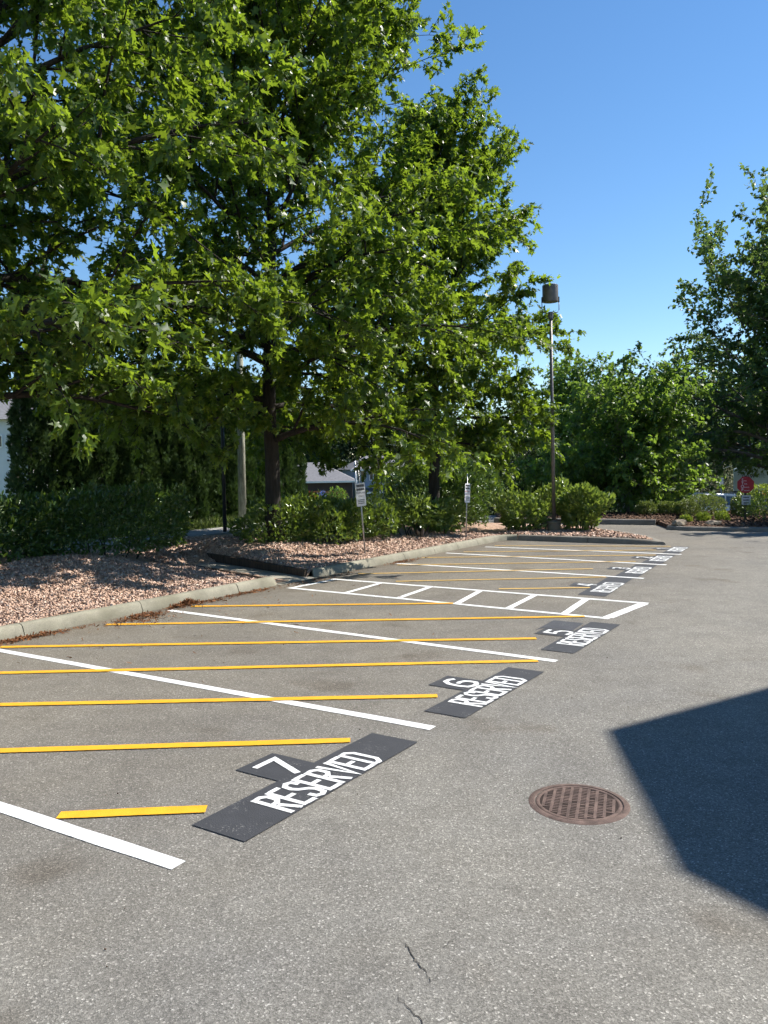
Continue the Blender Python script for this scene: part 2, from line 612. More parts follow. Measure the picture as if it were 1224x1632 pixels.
SLIVER = tpl([(-.5, -.09, 0), (.5, -.05, .03), (.5, .06, .0), (-.5, .09, .03)], [(0, 1, 2), (0, 2, 3)])


def nrm(a):
    return a / np.maximum(1e-9, np.linalg.norm(a, axis=-1, keepdims=True))


def scatter(T, pos, ydir, zdir, size, rng, var=None, jit=0.0):
    tv, tf = T
    y = nrm(ydir)
    x = nrm(np.cross(y, zdir))
    z = np.cross(x, y)
    n = len(pos)
    sz = size[:, None, None] if np.ndim(size) else size
    loc = np.broadcast_to(tv, (n,) + tv.shape)
    if jit:
        loc = loc * (1 + rng.uniform(-jit, jit, (n, 1, 3))) + rng.uniform(-jit, jit, (n,) + tv.shape) * 0.35
    V = pos[:, None, :] + sz * (loc[..., 0:1] * x[:, None] + loc[..., 1:2] * y[:, None] + loc[..., 2:3] * z[:, None])
    F = tf[None] + (np.arange(n) * len(tv))[:, None, None]
    if var is None:
        var = rng.uniform(0, 1, n)
    return V.reshape(-1, 3), F.reshape(-1, 3), np.repeat(var, len(tv))


def tubes_np(segs):
    """segs: list of (points array, radii array, sides) -> quads"""
    VV, FF, b = [], [], 0
    for pts, rad, n in segs:
        m = len(pts)
        d = np.gradient(pts, axis=0)
        d = nrm(d)
        ref = np.where(np.abs(d[:, 2:3]) < 0.9, np.array([[0, 0, 1.0]]), np.array([[1.0, 0, 0]]))
        a = nrm(np.cross(d, ref))
        c = np.cross(d, a)
        th = np.arange(n) * 2 * np.pi / n
        V = pts[:, None] + rad[:, None, None] * (a[:, None] * np.cos(th)[None, :, None] + c[:, None] * np.sin(th)[None, :, None])
        i = np.arange(m - 1)[:, None] * n
        k = np.arange(n)[None]
        k2 = (k + 1) % n
        F = np.stack([i + k, i + k2, i + n + k2, i + n + k], -1).reshape(-1, 4) + b
        VV.append(V.reshape(-1, 3))
        FF.append(F)
        b += m * n
    return np.concatenate(VV), np.concatenate(FF)


def curve_pts(p0, d, length, k, bend, wob, rng):
    """a bent branch: start p0, direction d, bend added per unit length"""
    pts = [np.array(p0, float)]
    d = np.array(d, float)
    st = length / k
    for i in range(k):
        d = d + np.array(bend) * st + rng.normal(0, wob, 3)
        d /= np.linalg.norm(d)
        pts.append(pts[-1] + d * st)
    return np.array(pts)


def make_tree(name, label, loc, seed, height, tr, base, crad, nl, n2, n3, nleaf, lsize, leaf, barkm, prof, T=LOBED,
              up=0.35, droop=0.13, group=None, lean=(0, 0), spread=(0.1, 0.9), tw=0.50, hang=0.45):
    rng = np.random.default_rng(seed)
    root = empty(name, loc)
    tag(root, label, 'tree', group)
    k = 12
    th = height * 0.93
    tz = np.linspace(0, 1, k + 1)
    wob = np.cumsum(rng.normal(0, 0.035 * height / 10, (k + 1, 2)), 0)
    wob[:3] *= 0.25
    trunk = np.stack([wob[:, 0] + lean[0] * tz * height, wob[:, 1] + lean[1] * tz * height, tz * th], 1)
    trad = tr * np.maximum(0.05, (1 - tz) ** 0.8)
    trad[0] *= 1.35
    trunk[0, 2] = -0.4
    V, F = tubes_np([(trunk, trad, 12)])
    link('trunk', big_mesh('trunk', V, F, smooth=True), barkm, root)
    segs = []
    LP, LD = [], []
    az = rng.uniform(0, 6.28)
    for i in range(nl):
        f = (i + rng.uniform(0, 0.8)) / nl
        h = base + (th - base) * f ** 0.95
        tpar = min(0.999, h / th) * k
        j = int(tpar)
        p0 = trunk[j] + (trunk[j + 1] - trunk[j]) * (tpar - j)
        az += 2.4 + rng.uniform(-0.35, 0.35)
        el = R_(14) + (R_(70) - R_(14)) * (f ** 1.2) * (0.6 + up) + rng.uniform(-0.1, 0.12)
        Rr = crad * np.interp(f, *prof) * rng.uniform(0.82, 1.12)
        L = Rr / max(0.45, math.cos(el))
        d = np.array([math.cos(az) * math.cos(el), math.sin(az) * math.cos(el), math.sin(el)])
        r0 = min(np.interp(h, trunk[:, 2], trad) * 0.62, 0.016 * L + 0.012)
        bend = (0, 0, (-droop if f < 0.45 else 0.05) * 4.0 / max(2, L))
        pts = curve_pts(p0, d, L, 8, bend, 0.055, rng)
        lr = r0 * np.linspace(1, 0.14, 9)
        segs.append((pts, lr, 6))
        m2 = max(3, int(n2 * (0.35 + 0.65 * L / crad)))
        for q in range(m2):
            g = 0.06 + 0.94 * (q + rng.uniform(0, 1)) / m2
            t = min(0.999, g) * 8
            jj = int(t)
            b0 = pts[jj] + (pts[jj + 1] - pts[jj]) * (t - jj)
            ld = nrm(pts[jj + 1] - pts[jj])
            side = nrm(np.cross(ld, np.array([0, 0, 1.0]) + rng.normal(0, 0.55, 3))) * (1 if q % 2 else -1)
            sd = nrm(ld * rng.uniform(0.5, 1.0) + side * rng.uniform(0.35, 1.0) + np.array([0, 0, rng.uniform(-0.25, 0.5)]))
            sl = (0.30 + 0.22 * rng.random()) * L * (1.10 - 0.50 * g) * (0.75 if g < 0.25 else 1) + 0.35
            sp = curve_pts(b0, sd, sl, 5, (0, 0, -0.1), 0.10, rng)
            segs.append((sp, np.interp(t, range(9), lr) * 0.55 * np.linspace(1, 0.2, 6) + 0.003, 4))
            m3 = max(2, int(n3 * (0.5 + sl / 2.0)))
            for w in range(m3):
                e = 0.15 + 0.85 * (w + rng.uniform(0, 1)) / m3
                t3 = min(0.999, e) * 5
                k3 = int(t3)
                c0 = sp[k3] + (sp[k3 + 1] - sp[k3]) * (t3 - k3)
                wd = nrm(nrm(sp[k3 + 1] - sp[k3]) * 0.7 + rng.normal(0, 0.55, 3) + np.array([0, 0, 0.12]))
                wl = tw * rng.uniform(0.55, 1.25)
                tp = curve_pts(c0, wd, wl, 2, (0, 0, -0.35), 0.08, rng)
                segs.append((tp[[0, 2]], np.array([0.0065, 0.003]), 3))
                m = rng.poisson(nleaf)
                if m:
                    tt = rng.uniform(0.1, 1.05, m) * 2
                    kk = np.minimum(1, tt.astype(int))
                    LP.append(tp[kk] + (tp[kk + 1] - tp[kk]) * (tt - kk)[:, None] + rng.normal(0, 0.035, (m, 3)))
                    LD.append(np.repeat(wd[None], m, 0))
    for q in range(int(nl * 1.2)):          # short leafy shoots close to the trunk
        hh = rng.uniform(base * 1.05, th * 0.8)
        p0 = np.array([np.interp(hh, trunk[:, 2], trunk[:, 0]), np.interp(hh, trunk[:, 2], trunk[:, 1]), hh])
        a_ = rng.uniform(0, 6.283)
        wd = nrm(np.array([math.cos(a_), math.sin(a_), rng.uniform(0.0, 0.6)]))
        tp = curve_pts(p0, wd, rng.uniform(0.5, 1.3), 2, (0, 0, -0.2), 0.08, rng)
        segs.append((tp, np.array([0.010, 0.007, 0.003]), 3))
        m = rng.poisson(nleaf * 1.6)
        tt = rng.uniform(0.3, 1.05, m) * 2
        kk = np.minimum(1, tt.astype(int))
        LP.append(tp[kk] + (tp[kk + 1] - tp[kk]) * (tt - kk)[:, None] + rng.normal(0, 0.10, (m, 3)))
        LD.append(np.repeat(wd[None], m, 0))
    V, F = tubes_np(segs)
    link('branches', big_mesh('branches', V, F, smooth=True), barkm, root)
    P = np.concatenate(LP)
    D = np.concatenate(LD)
    n = len(P)
    yd = nrm(D * 0.45 + rng.normal(0, 0.55, (n, 3)) + np.array([0, 0, -hang]))
    zd = nrm(rng.normal(0, 0.62, (n, 3)) + np.array([0, 0, 0.85]))
    # leaves further out and higher up are a lighter green
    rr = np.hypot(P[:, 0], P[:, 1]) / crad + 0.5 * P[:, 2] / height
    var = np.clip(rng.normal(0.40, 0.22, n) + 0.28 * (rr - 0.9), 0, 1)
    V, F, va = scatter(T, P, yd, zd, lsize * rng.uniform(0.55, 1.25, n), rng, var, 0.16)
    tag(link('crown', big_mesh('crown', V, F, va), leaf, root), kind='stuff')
    return root, n


def lumps(rng, k=9, amp=0.12, fr=4.0):
    w = rng.normal(0, fr, (k, 3))
    ph = rng.uniform(0, 6.28, k)
    a = rng.uniform(0.3, 1, k) * amp / math.sqrt(k) * 2

    def f(d):
        return 1 + (np.cos(d @ w.T + ph) * a).sum(1)
    return f


def bush_parts(root, seed, rx, ry, h, n, lsize, leaf, T=OVAL, power=2.0, low=0.12, stems=7, amp=0.16, fr=4.0, upb=0.4, inner=0.3, taper=1.0):
    rng = np.random.default_rng(seed)
    d = nrm(rng.normal(0, 1, (int(n * 1.9), 3)))
    d = d[d[:, 2] > -0.75][:n]
    n = len(d)
    sup = (np.abs(d) ** power).sum(1) ** (-1.0 / power)
    f = lumps(rng, 10, amp, fr)
    r = sup * f(d) * np.where(rng.random(n) < inner, rng.uniform(0.45, 0.95, n), 1 - np.abs(rng.normal(0, 0.07, n)))
    hz = h * 0.56
    P = d * r[:, None] * np.array([rx, ry, hz]) + np.array([0, 0, h - hz])
    P[:, :2] *= np.interp(P[:, 2] / h, [0, 0.45, 1], [taper, 1, 1])[:, None]
    keep = P[:, 2] > low
    P, d = P[keep], d[keep]
    n = len(P)
    out = nrm(d / np.array([rx, ry, hz]))
    yd = nrm(out * 0.55 + np.array([0, 0, upb]) + rng.normal(0, 0.5, (n, 3)))
    zd = nrm(out * 0.5 + np.array([0, 0, 0.6]) + rng.normal(0, 0.5, (n, 3)))
    V, F, va = scatter(T, P, yd, zd, lsize * rng.uniform(0.65, 1.3, n), rng, np.clip(rng.normal(0.45, 0.27, n), 0, 1), 0.1)
    tag(link('foliage', big_mesh('foliage', V, F, va), leaf, root), kind='stuff')
    if stems:
        segs = []
        for i in range(stems):
            a = rng.uniform(0, 6.28)
            q = rng.uniform(0.0, 0.55)
            p0 = np.array([math.cos(a) * q * rx, math.sin(a) * q * ry, -0.12])
            tip = p0 * 1.5 + np.array([rng.normal(0, 0.1), rng.normal(0, 0.1), h * rng.uniform(0.5, 0.85)])
            mid = (p0 + tip) / 2 + rng.normal(0, 0.06, 3)
            segs.append((np.array([p0, mid, tip]), np.array([0.022, 0.016, 0.008]), 5))
        V, F = tubes_np(segs)
        tag(link('stems', big_mesh('stems', V, F, smooth=True), 'bark', root), kind='stuff')


def bush(name, label, loc, seed, rx, ry, h, n, lsize, leaf, rz=0.0, cat='bush', group=None, **kw):
    root = empty(name, loc, rz)
    tag(root, label, cat, group)
    bush_parts(root, seed, rx, ry, h, n, lsize, leaf, **kw)
    return root


# ================================================================== GROUND
G = 6.0
gx = np.concatenate([np.arange(-400, -60, 20), np.arange(-60, 61, 3), np.arange(80, 401, 20)])
gy = np.concatenate([np.arange(-80, -10, 10), np.arange(-10, 60, 2), np.arange(60, 161, 8), np.arange(180, 601, 30)])
XX, YY = np.meshgrid(gx, gy)
ZZ = terrain_z(XX, YY) - 0.08
nx, ny = len(gx), len(gy)
ii = (np.arange(ny - 1)[:, None] * nx + np.arange(nx - 1)[None]).ravel()
ground = link('ground', big_mesh('ground', np.stack([XX, YY, ZZ], -1).reshape(-1, 3),
                                 np.stack([ii, ii + 1, ii + nx + 1, ii + nx], 1), smooth=True), 'grass_ground')
tag(ground, kind='structure')

lot = MB().prism([(-40, -14), (45, -14), (45, 33), (-8, 33), (-20, 30), (-40, 20)], -0.07, 0.0).build('parking_lot', 'asphalt')
tag(lot, 'grey asphalt parking lot with painted stalls', kind='structure')

street = MB()
for i in range(10):
    y0, y1 = 33.2 + i * 2.0, 35.2 + i * 2.0
    z0, z1 = float(terrain_z(20, y0)) - 0.03, float(terrain_z(20, y1)) - 0.03
    if i < 4:
        street.add([(-2, y0, z0), (60, y0, z0), (60, y1, z1), (-2, y1, z1)], [(0, 1, 2, 3)])
tag(street.build('street', 'old_asphalt'), kind='structure')


# ------------------------------------------------------------------ painted markings (parts of the lot)
def stripe(name, mat, a, b, w, z, skew=0.0):
    a, b = Vector(a), Vector(b)
    d = (b - a).normalized()
    nn = Vector((-d.y, d.x)) * w / 2
    k = max(4, int((b - a).length / 0.25))
    rng = random.Random(hash((round(a.x, 2), round(b.y, 2))) & 0xffff)
    vs, fs = [], []
    for i in range(k + 1):
        p = a + (b - a) * i / k
        j1, j2 = rng.uniform(-.0035, .0035), rng.uniform(-.0035, .0035)
        q1, q2 = p + nn + nn.normalized() * j1, p - nn + nn.normalized() * j2
        vs += [(q1.x, q1.y, z), (q2.x, q2.y, z)]
    fs = [(2 * i, 2 * i + 1, 2 * i + 3, 2 * i + 2) for i in range(k)]
    return MB().add(vs, fs).build(name, mat, lot)


def s2(u, v):
    p = S(u, v)
    return (p.x, p.y)


# white stall lines in (u, v)
for (u0, v0, u1, v1) in [(-0.60, -5.6, -0.373, 0.324), (2.118, -5.45, 2.21, 0.375), (4.922, -5.58, 4.739, 0.421),
                         (11.243, -5.635, 11.254, -0.452), (13.483, -5.646, 13.365, -0.579), (15.15, -5.44, 15.40, -0.75)]:
    stripe('white_line', 'white_paint', s2(u0, v0), s2(u1, v1), 0.105, 0.004)
# hatched aisle: outline and rungs, butted end to end
aw = 0.10
A0, A1, B0, B1 = (7.46, -5.44), (7.29, 0.18), (8.69, -5.41), (8.69, 0.31)
stripe('aisle_line', 'white_paint', s2(*A0), s2(*A1), aw, 0.004)
stripe('aisle_line', 'white_paint', s2(*B0), s2(*B1), aw, 0.004)


def lerp2(a, b, t):
    return (a[0] + (b[0] - a[0]) * t, a[1] + (b[1] - a[1]) * t)


for t0, t1, w in [(0.01, 0.012, .10), (0.215, 0.19, .10), (0.40, 0.365, .10), (0.585, 0.53, .10), (0.735, 0.695, .10), (0.885, 0.84, .11), (0.992, 0.990, .15)]:
    p, q = lerp2(A0, A1, t0), lerp2(B0, B1, t1)
    stripe('aisle_rung', 'white_paint', s2(p[0] + 0.053, p[1]), s2(q[0] - 0.053, q[1]), w, 0.004)
# yellow lines (world xy)
YL = [((-1.97, 4.72), (-1.10, 4.78)), ((-3.6, 5.83), (-0.28, 5.97)), ((-4.6, 7.03), (0.45, 7.11)), ((-5.0, 8.16), (1.58, 8.34)),
      ((-4.54, 9.42), (1.77, 9.43)), ((-3.73, 10.71), (2.67, 10.76)), ((-2.91, 12.05), (1.01, 11.96))]
YO = [((1.88, 13.29), (3.38, 13.27)), ((0.19, 14.36), (3.98, 14.50)), ((-0.51, 15.46), (4.05, 15.66)),
      ((0.26, 16.75), (5.22, 16.75)), ((0.83, 18.06), (6.01, 17.83)), ((1.87, 19.11), (6.36, 18.86)), ((2.79, 20.49), (6.98, 19.66))]
for a, b in YL:
    stripe('yellow_line', 'yellow_paint', a, b, 0.10, 0.008)
for a, b in YO:
    stripe('yellow_line', 'old_yellow_paint', a, b, 0.09, 0.008)

GL = {
    'R': [[(.13, 0), (.13, 1)], [(.30, .955), (.58, .955), (.86, .86), (.86, .62), (.58, .53), (.30, .53)], [(.42, .455), (.86, 0)]],
    'E': [[(.13, 0), (.13, 1)], [(.27, .955), (.98, .955)], [(.27, .52), (.85, .52)], [(.27, .045), (.98, .045)]],
    'S': [[(.87, .74), (.80, .92), (.5, .96), (.18, .88), (.14, .70), (.3, .57), (.7, .44), (.87, .30), (.8, .09), (.5, .04), (.18, .09), (.13, .27)]],
    'V': [[(.12, 1), (.5, .05), (.88, 1)]],
    'D': [[(.13, 0), (.13, 1)], [(.30, .955), (.55, .955), (.86, .80), (.86, .2), (.55, .045), (.30, .045)]],
    '7': [[(0.02, .94), (.92, .94), (.38, 0)]],
    '6': [[(.92, .84), (.72, .95), (.4, .95), (.14, .74), (.07, .4), (.14, .14), (.38, .05), (.66, .05), (.90, .16), (.92, .35), (.82, .50), (.6, .56), (.36, .53)]],
    '5': [[(.92, .94), (.14, .94), (.10, .56), (.5, .62), (.85, .5), (.92, .3), (.8, .10), (.45, .05), (.06, .12)]],
    '4': [[(.52, .97), (.06, .32), (.50, .32)], [(.68, .97), (.68, 0)], [(.80, .32), (.98, .32)]],
    '3': [[(.08, .86), (.35, .95), (.7, .94), (.88, .77), (.75, .60), (.42, .56)], [(.48, .42), (.8, .38), (.92, .22), (.75, .06), (.35, .05), (.06, .14)]],
    '2': [[(.08, .78), (.25, .93), (.65, .95), (.88, .78), (.8, .58), (.14, .06), (.95, .06)]],
    '1': [[(.22, .78), (.5, .94), (.5, 0)]],
}


def glyph(ch, u0, vb, w, h, sw, z):
    """upright towards the kerb: advance along u, top towards -v"""
    mb = MB()
    for st in GL[ch]:
        mb.ribbon([(u0 + p[0] * w, vb - p[1] * h) for p in st], sw, z, lambda a, b, zz: S(a, b, zz))
    return mb


def panel(num, u0, u1, v0, v1, tu0, tu1, nu, drift=0.0, mat='black_paint', ghost=None):
    um = (u0 + u1) / 2

    def P(u, v):
        return s2(u, v + drift * (u - u0))
    mb = MB()
    nb0, nb1 = nu - 0.06, nu + 0.32
    vt = v0 - 0.375
    loop = [P(u0, v1), P(u1, v1), P(u1, v0), P(nb1, v0), P(nb1, vt), P(nb0, vt), P(nb0, v0), P(u0, v0)]
    mb.add([(x, y, 0.006) for x, y in loop], [tuple(range(8))])
    pn = mb.build('reserved_panel', mat, lot)
    cw = (tu1 - tu0) / 8
    for i, ch in enumerate('RESERVED'):
        uu = tu0 + i * cw
        dv = drift * (uu - u0)
        glyph(ch, uu, v1 - 0.012 + dv, cw * 0.95, 0.325, 0.037, 0.010).build('letter', 'white_paint', pn)
    dv = drift * (nu - u0)
    glyph(num, nu + 0.02, v0 + 0.03 + dv, 0.23, 0.33, 0.048, 0.010).build('numeral', 'white_paint', pn)
    return pn


panel('7', 0.0, 1.87, 0.03, 0.44, 0.415, 1.45, 0.82)
o6 = (2.554, 0.096)
def uv(x, y):
    dx, dy = x - OX, y - OY
    return dx * UX + dy * UY, dx * VX + dy * VY
u6, v6 = uv(0.31, 6.671)
panel('6', u6, u6 + 1.70, v6, v6 + 0.385, u6 + 0.32, u6 + 1.35, u6 + 0.78)
u5, v5 = uv(1.723, 8.88)
panel('5', u5 - 0.03, u5 + 1.77, v5, v5 + 0.385, u5 + 0.33, u5 + 1.36, u5 + 0.80, -0.02)
# older patch of black-out beside numeral 5
MB().add([(*s2(a, b), 0.004) for a, b in ((u5 + 0.95, v5 - 0.46), (u5 + 1.65, v5 - 0.50), (u5 + 1.65, v5 - 0.09), (u5 + 1.14, v5 - 0.05), (u5 + 1.14, v5 - 0.42))],
         [(0, 1, 2, 3, 4)]).build('blackout_patch', 'faded_black_paint', lot)
panel('4', 9.00, 11.15, -0.86, -0.42, 9.36, 10.50, 9.90, -0.09)
panel('3', 11.32, 13.20, -0.99, -0.58, 11.81, 12.78, 12.28, -0.075)
panel('2', 13.50, 15.20, -1.11, -0.70, 13.90, 14.90, 14.30, -0.075)
panel('1', 15.52, 17.08, -1.20, -0.84, 15.94, 16.92, 16.3, -0.06)


# cracks in the asphalt
def crack(pts, w, seed):
    rng = random.Random(seed)
    P = []
    for i in range(len(pts) - 1):
        a, b = pts[i], pts[i + 1]
        for k in range(5):
            t = k / 5
            P.append((a[0] + (b[0] - a[0]) * t + rng.uniform(-.006, .006), a[1] + (b[1] - a[1]) * t + rng.uniform(-.008, .008)))
    P.append(pts[-1])
    ws = [w * rng.uniform(0.35, 1.2) * math.sin(math.pi * (0.06 + 0.9 * i / len(P))) + 0.0008 for i in range(len(P))]
    MB().ribbon(P, ws, 0.003).build('crack', 'crack_dark', lot)


crack([(0.06, 3.38), (0.07, 3.35), (0.10, 3.25), (0.145, 3.18), (0.155, 3.10)], 0.0042, 1)
crack([(0.02, 3.02), (0.08, 2.93), (0.12, 2.86), (0.14, 2.74), (0.20, 2.60)], 0.0042, 2)
crack([(0.28, 3.40), (0.24, 3.36), (0.20, 3.33)], 0.002, 3)

# ------------------------------------------------------------------ drain cover
gc = (1.15, 4.79)
dr = empty('drain_cover', (gc[0], gc[1], 0.0), R_(-17))
dr.scale = (1, 1, 0.5)
tag(dr, 'round rusty cast iron drain grate set in the asphalt beside the dark shadow', 'drain cover')
MB().lathe([(0.262, 0.003), (0.262, 0.012), (0.268, 0.0125), (0.290, 0.010), (0.300, 0.001)], 48).build('frame', 'rusty_iron', dr, True)
MB().lathe([(0.0005, 0.0035), (0.258, 0.0035)], 48).build('cover_plate', 'iron_pit', dr)
MB().lathe([(0.232, 0.0036), (0.234, 0.0112), (0.252, 0.0112), (0.256, 0.0036)], 48).build('rim', 'rusty_iron', dr, True)
for i in range(-4, 5):
    x = i * 0.051
    L = math.sqrt(0.232 ** 2 - x * x)
    MB().box((x, 0, 0.0072), (0.018, 2 * L - 0.004, 0.0068)).build('bar', 'rusty_iron', dr)
rnd = random.Random(4)
for j in range(-9, 10):
    y = j * 0.0235
    for i in range(-5, 5):
        xa, xb = i * 0.051 + 0.0095, (i + 1) * 0.051 - 0.0095
        if max(abs(xa), abs(xb)) > math.sqrt(max(0, 0.222 ** 2 - y * y)):
            continue
        if rnd.random() < 0.93:
            MB().box(((xa + xb) / 2, y, 0.0058 + rnd.uniform(-.0006, .0014)), (xb - xa, 0.0125, 0.0048)).build('cross_rib', 'rusty_iron', dr)

# ================================================================== KERBS, GRAVEL BED, CHANNEL
def bed_z(u, v):
    u = np.asarray(u, float)
    d = -(np.asarray(v, float) + 5.98)
    L = 1 - sstep(5.6, 8.6, u)
    zl = 0.135 + 0.46 * sstep(0.1, 3.2, d)
    zr = 0.125 + 0.10 * sstep(0.3, 3.0, d) + 0.22 * np.exp(-((u - 10.6) / 1.3) ** 2) * sstep(0.8, 3.2, d)
    z = zl * L + zr * (1 - L)
    z = z * (1 - sstep(5.2, 6.6, d)) + 0.24 * sstep(5.2, 6.6, d)
    z = z + 0.018 * np.sin(2.1 * u + 1.3 * d) + 0.014 * np.sin(3.7 * d - 1.9 * u + 1)
    # channel cut through the bed
    uc = 8.15 + 0.28 * d
    w = np.abs(u - uc)
    cut = (1 - sstep(0.46, 0.62, w)) * (1 - sstep(3.0, 4.2, d))
    z = z * (1 - cut) + (-0.05) * cut
    # left mound slides down to the channel
    sl = sstep(-2.6, -0.45, u - uc) * (u < uc) * (1 - sstep(2.5, 4.5, d))
    z = z * (1 - 0.72 * sl) + 0.05 * 0.72 * sl
    # the row ends in the lamp island
    z = z * (1 - sstep(17.6, 18.6, u) * 0.15)
    return z


uu = np.arange(-7.0, 20.01, 0.11)
vv = np.arange(-5.97, -12.6, -0.11)
UU, VV = np.meshgrid(uu, vv)
BZ = bed_z(UU, VV)
nU, nV = len(uu), len(vv)
ii = (np.arange(nV - 1)[:, None] * nU + np.arange(nU - 1)[None]).ravel()
bx = OX + UU * UX + VV * VX
by = OY + UU * UY + VV * VY
# skirt at the kerb side keeps the bed closed
bed = link('gravel_bed', big_mesh('gravel_bed', np.stack([bx, by, BZ], -1).reshape(-1, 3),
                                  np.stack([ii, ii + nU, ii + nU + 1, ii + 1], 1), smooth=True), 'gravel_ground')
tag(bed, 'pinkish crushed stone bed behind the kerb', kind='structure')

rng = np.random.default_rng(11)


def stones(n, ulo, uhi, dlo, dhi, size):
    u = rng.uniform(ulo, uhi, n)
    d = rng.uniform(dlo, dhi, n)
    v = -5.98 - d
    uc = 8.15 + 0.28 * d
    keep = ~((np.abs(u - uc) < 0.58) & (d < 3.6))
    u, v = u[keep], v[keep]
    n = len(u)
    z = bed_z(u, v) + rng.uniform(-0.006, 0.012, n)
    P = np.stack([OX + u * UX + v * VX, OY + u * UY + v * VY, z], 1)
    return scatter(CHIP, P, rng.normal(0, 1, (n, 3)), rng.normal(0, 1, (n, 3)), size * rng.uniform(0.6, 1.35, n), rng,
                   np.clip(rng.normal(0.5, 0.25, n), 0, 1), 0.3)


parts = [stones(12000, 1.4, 4.0, 0.02, 2.8, 0.028), stones(15500, 4.0, 9.5, 0.02, 2.8, 0.031), stones(8000, 8.6, 13.5, 0.02, 2.5, 0.038),
         stones(4500, 13.5, 17.4, 0.02, 2.0, 0.044), stones(2000, 8.0, 12, 3.0, 5.0, 0.05)]
off, VV_, FF_, AA_ = 0, [], [], []
for V, F, a in parts:
    VV_.append(V); FF_.append(F + off); AA_.append(a); off += len(V)
gs = link('gravel', big_mesh('gravel', np.concatenate(VV_), np.concatenate(FF_), np.concatenate(AA_)), 'gravel_stone')
tag(gs, 'pinkish tan crushed stone covering the planting bed', 'gravel', kind='stuff')

# kerbs: sections with joints, profile across -> along
KP = [(0.0, -0.05), (0.0, 0.03), (-0.035, 0.115), (-0.055, 0.142), (-0.09, 0.153), (-0.17, 0.152), (-0.20, 0.14), (-0.205, -0.05)]


def kerb_section(path, parent, mat, hs=None, name='kerb_section'):
    """path: list of xy with the lot on the right-hand side (+v); profile offset goes to the left"""
    n = len(path)
    vs, m = [], len(KP)
    for i in range(n):
        a = Vector(path[max(0, i - 1)])
        b = Vector(path[min(n - 1, i + 1)])
        d = (b - a).normalized()
        nn = Vector((d.y, -d.x))
        for k, (o, z) in enumerate(KP):
            s = hs[i] if hs else 1.0
            p = Vector(path[i]) + nn * o
            vs.append((p.x, p.y, z * s if z > 0 else z))
    fs = []
    for i in range(n - 1):
        for k in range(m - 1):
            fs.append((i * m + k, i * m + k + 1, (i + 1) * m + k + 1, (i + 1) * m + k))
    fs.append(tuple(range(m)))
    fs.append(tuple(range((n - 1) * m, n * m)))
    o = MB().add(vs, fs).build(name, mat, parent)
    smooth_by_angle(o, 40)
    return o


kb = tag(empty('kerb', S(7, -5.8)), 'pale concrete kerb along the gravel bed', kind='structure')
kb.location = (0, 0, 0)


def straight(u0, u1, v, parent, mat='kerb_concrete', v2=None):
    v2 = v if v2 is None else v2
    k = 4
    kerb_section([s2(u0 + (u1 - u0) * i / k, v + (v2 - v) * i / k) for i in range(k + 1)], parent, mat)


js = [-7.0, -4.6, -2.2, 0.2, 2.75, 4.62, 6.62]
for a, b in zip(js[:-1], js[1:]):
    straight(a + 0.006, b - 0.006, -5.80, kb)
# rounded nose at the channel
kerb_section([s2(u, v) for u, v in ((6.632, -5.80), (7.0, -5.80), (7.3, -5.80), (7.5, -5.815), (7.64, -5.86), (7.71, -5.95))], kb, 'kerb_concrete',
             [1, 1, 1, 1, 0.97, 0.9])
kerb_section([s2(u, v) for u, v in ((8.78, -5.93), (8.86, -5.86), (9.0, -5.815), (9.3, -5.80), (9.9, -5.80))], kb, 'kerb_concrete', [0.9, 0.97, 1, 1, 1])
js = [9.912, 11.9, 13.25, 14.4, 15.5]
for a, b in zip(js[:-1], js[1:]):
    straight(a, b - 0.012, -5.80, kb)
# curve into the island
kerb_section([s2(u, v) for u, v in ((15.506, -5.80), (16.2, -5.80), (16.7, -5.78), (16.98, -5.66), (17.08, -5.42))], kb, 'kerb_concrete')
isl = tag(empty('island_kerb'), 'dark low kerb of the lamp island facing the stalls', kind='structure')
ip = [(17.085, -5.40), (17.12, -4.5), (17.16, -3.5), (17.22, -2.6), (17.30, -2.0), (17.42, -1.62)]
kerb_section([s2(*p) for p in ip[:3]], isl, 'island_concrete', [1, 1, 1])
kerb_section([s2(*p) for p in [(17.161, -3.485), ip[3], ip[4], ip[5]]], isl, 'island_concrete', [1, 0.95, 0.8, 0.5])
ip2 = [(17.48, -1.60), (17.75, -1.75), (18.6, -2.3), (19.6, -3.2), (20.6, -4.4), (21.2, -5.6)]
kerb_section([s2(*p) for p in ip2], isl, 'island_concrete', [0.5, 0.6, 0.8, 0.9, 0.9, 0.9])
pts = [(17.30, -5.9), (17.33, -4.5), (17.37, -3.5), (17.43, -2.6), (17.52, -2.02), (17.72, -1.98), (18.45, -2.48), (19.45, -3.38), (20.4, -4.5), (21.0, -5.6), (21.4, -7.5), (21.4, -10), (19.0, -10), (17.30, -7)]
isb = MB().prism([s2(*p) for p in pts], -0.05, 0.125).build('island_bed', 'gravel_ground')
tag(isb, kind='structure')
n = 5200
pu, pv = rng.uniform(17.3, 20.6, n), rng.uniform(-6.2, -2.0, n)
k = (pv < -2.1 - 0.95 * np.maximum(0, pu - 17.75)) & (pu > 17.36 + 0.03 * (pv + 5))
pu, pv = pu[k], pv[k]
n = len(pu)
P = np.stack([OX + pu * UX + pv * VX, OY + pu * UY + pv * VY, np.full(n, 0.135) + rng.uniform(0, 0.02, n)], 1)
V, F, a = scatter(CHIP, P, rng.normal(0, 1, (n, 3)), rng.normal(0, 1, (n, 3)), 0.05 * rng.uniform(0.6, 1.4, n), rng, np.clip(rng.normal(0.45, 0.25, n), 0, 1), 0.3)
tag(link('gravel', big_mesh('gravel', V, F, a), 'gravel_stone'), 'pink and brown stones on the lamp island', 'gravel', kind='stuff')

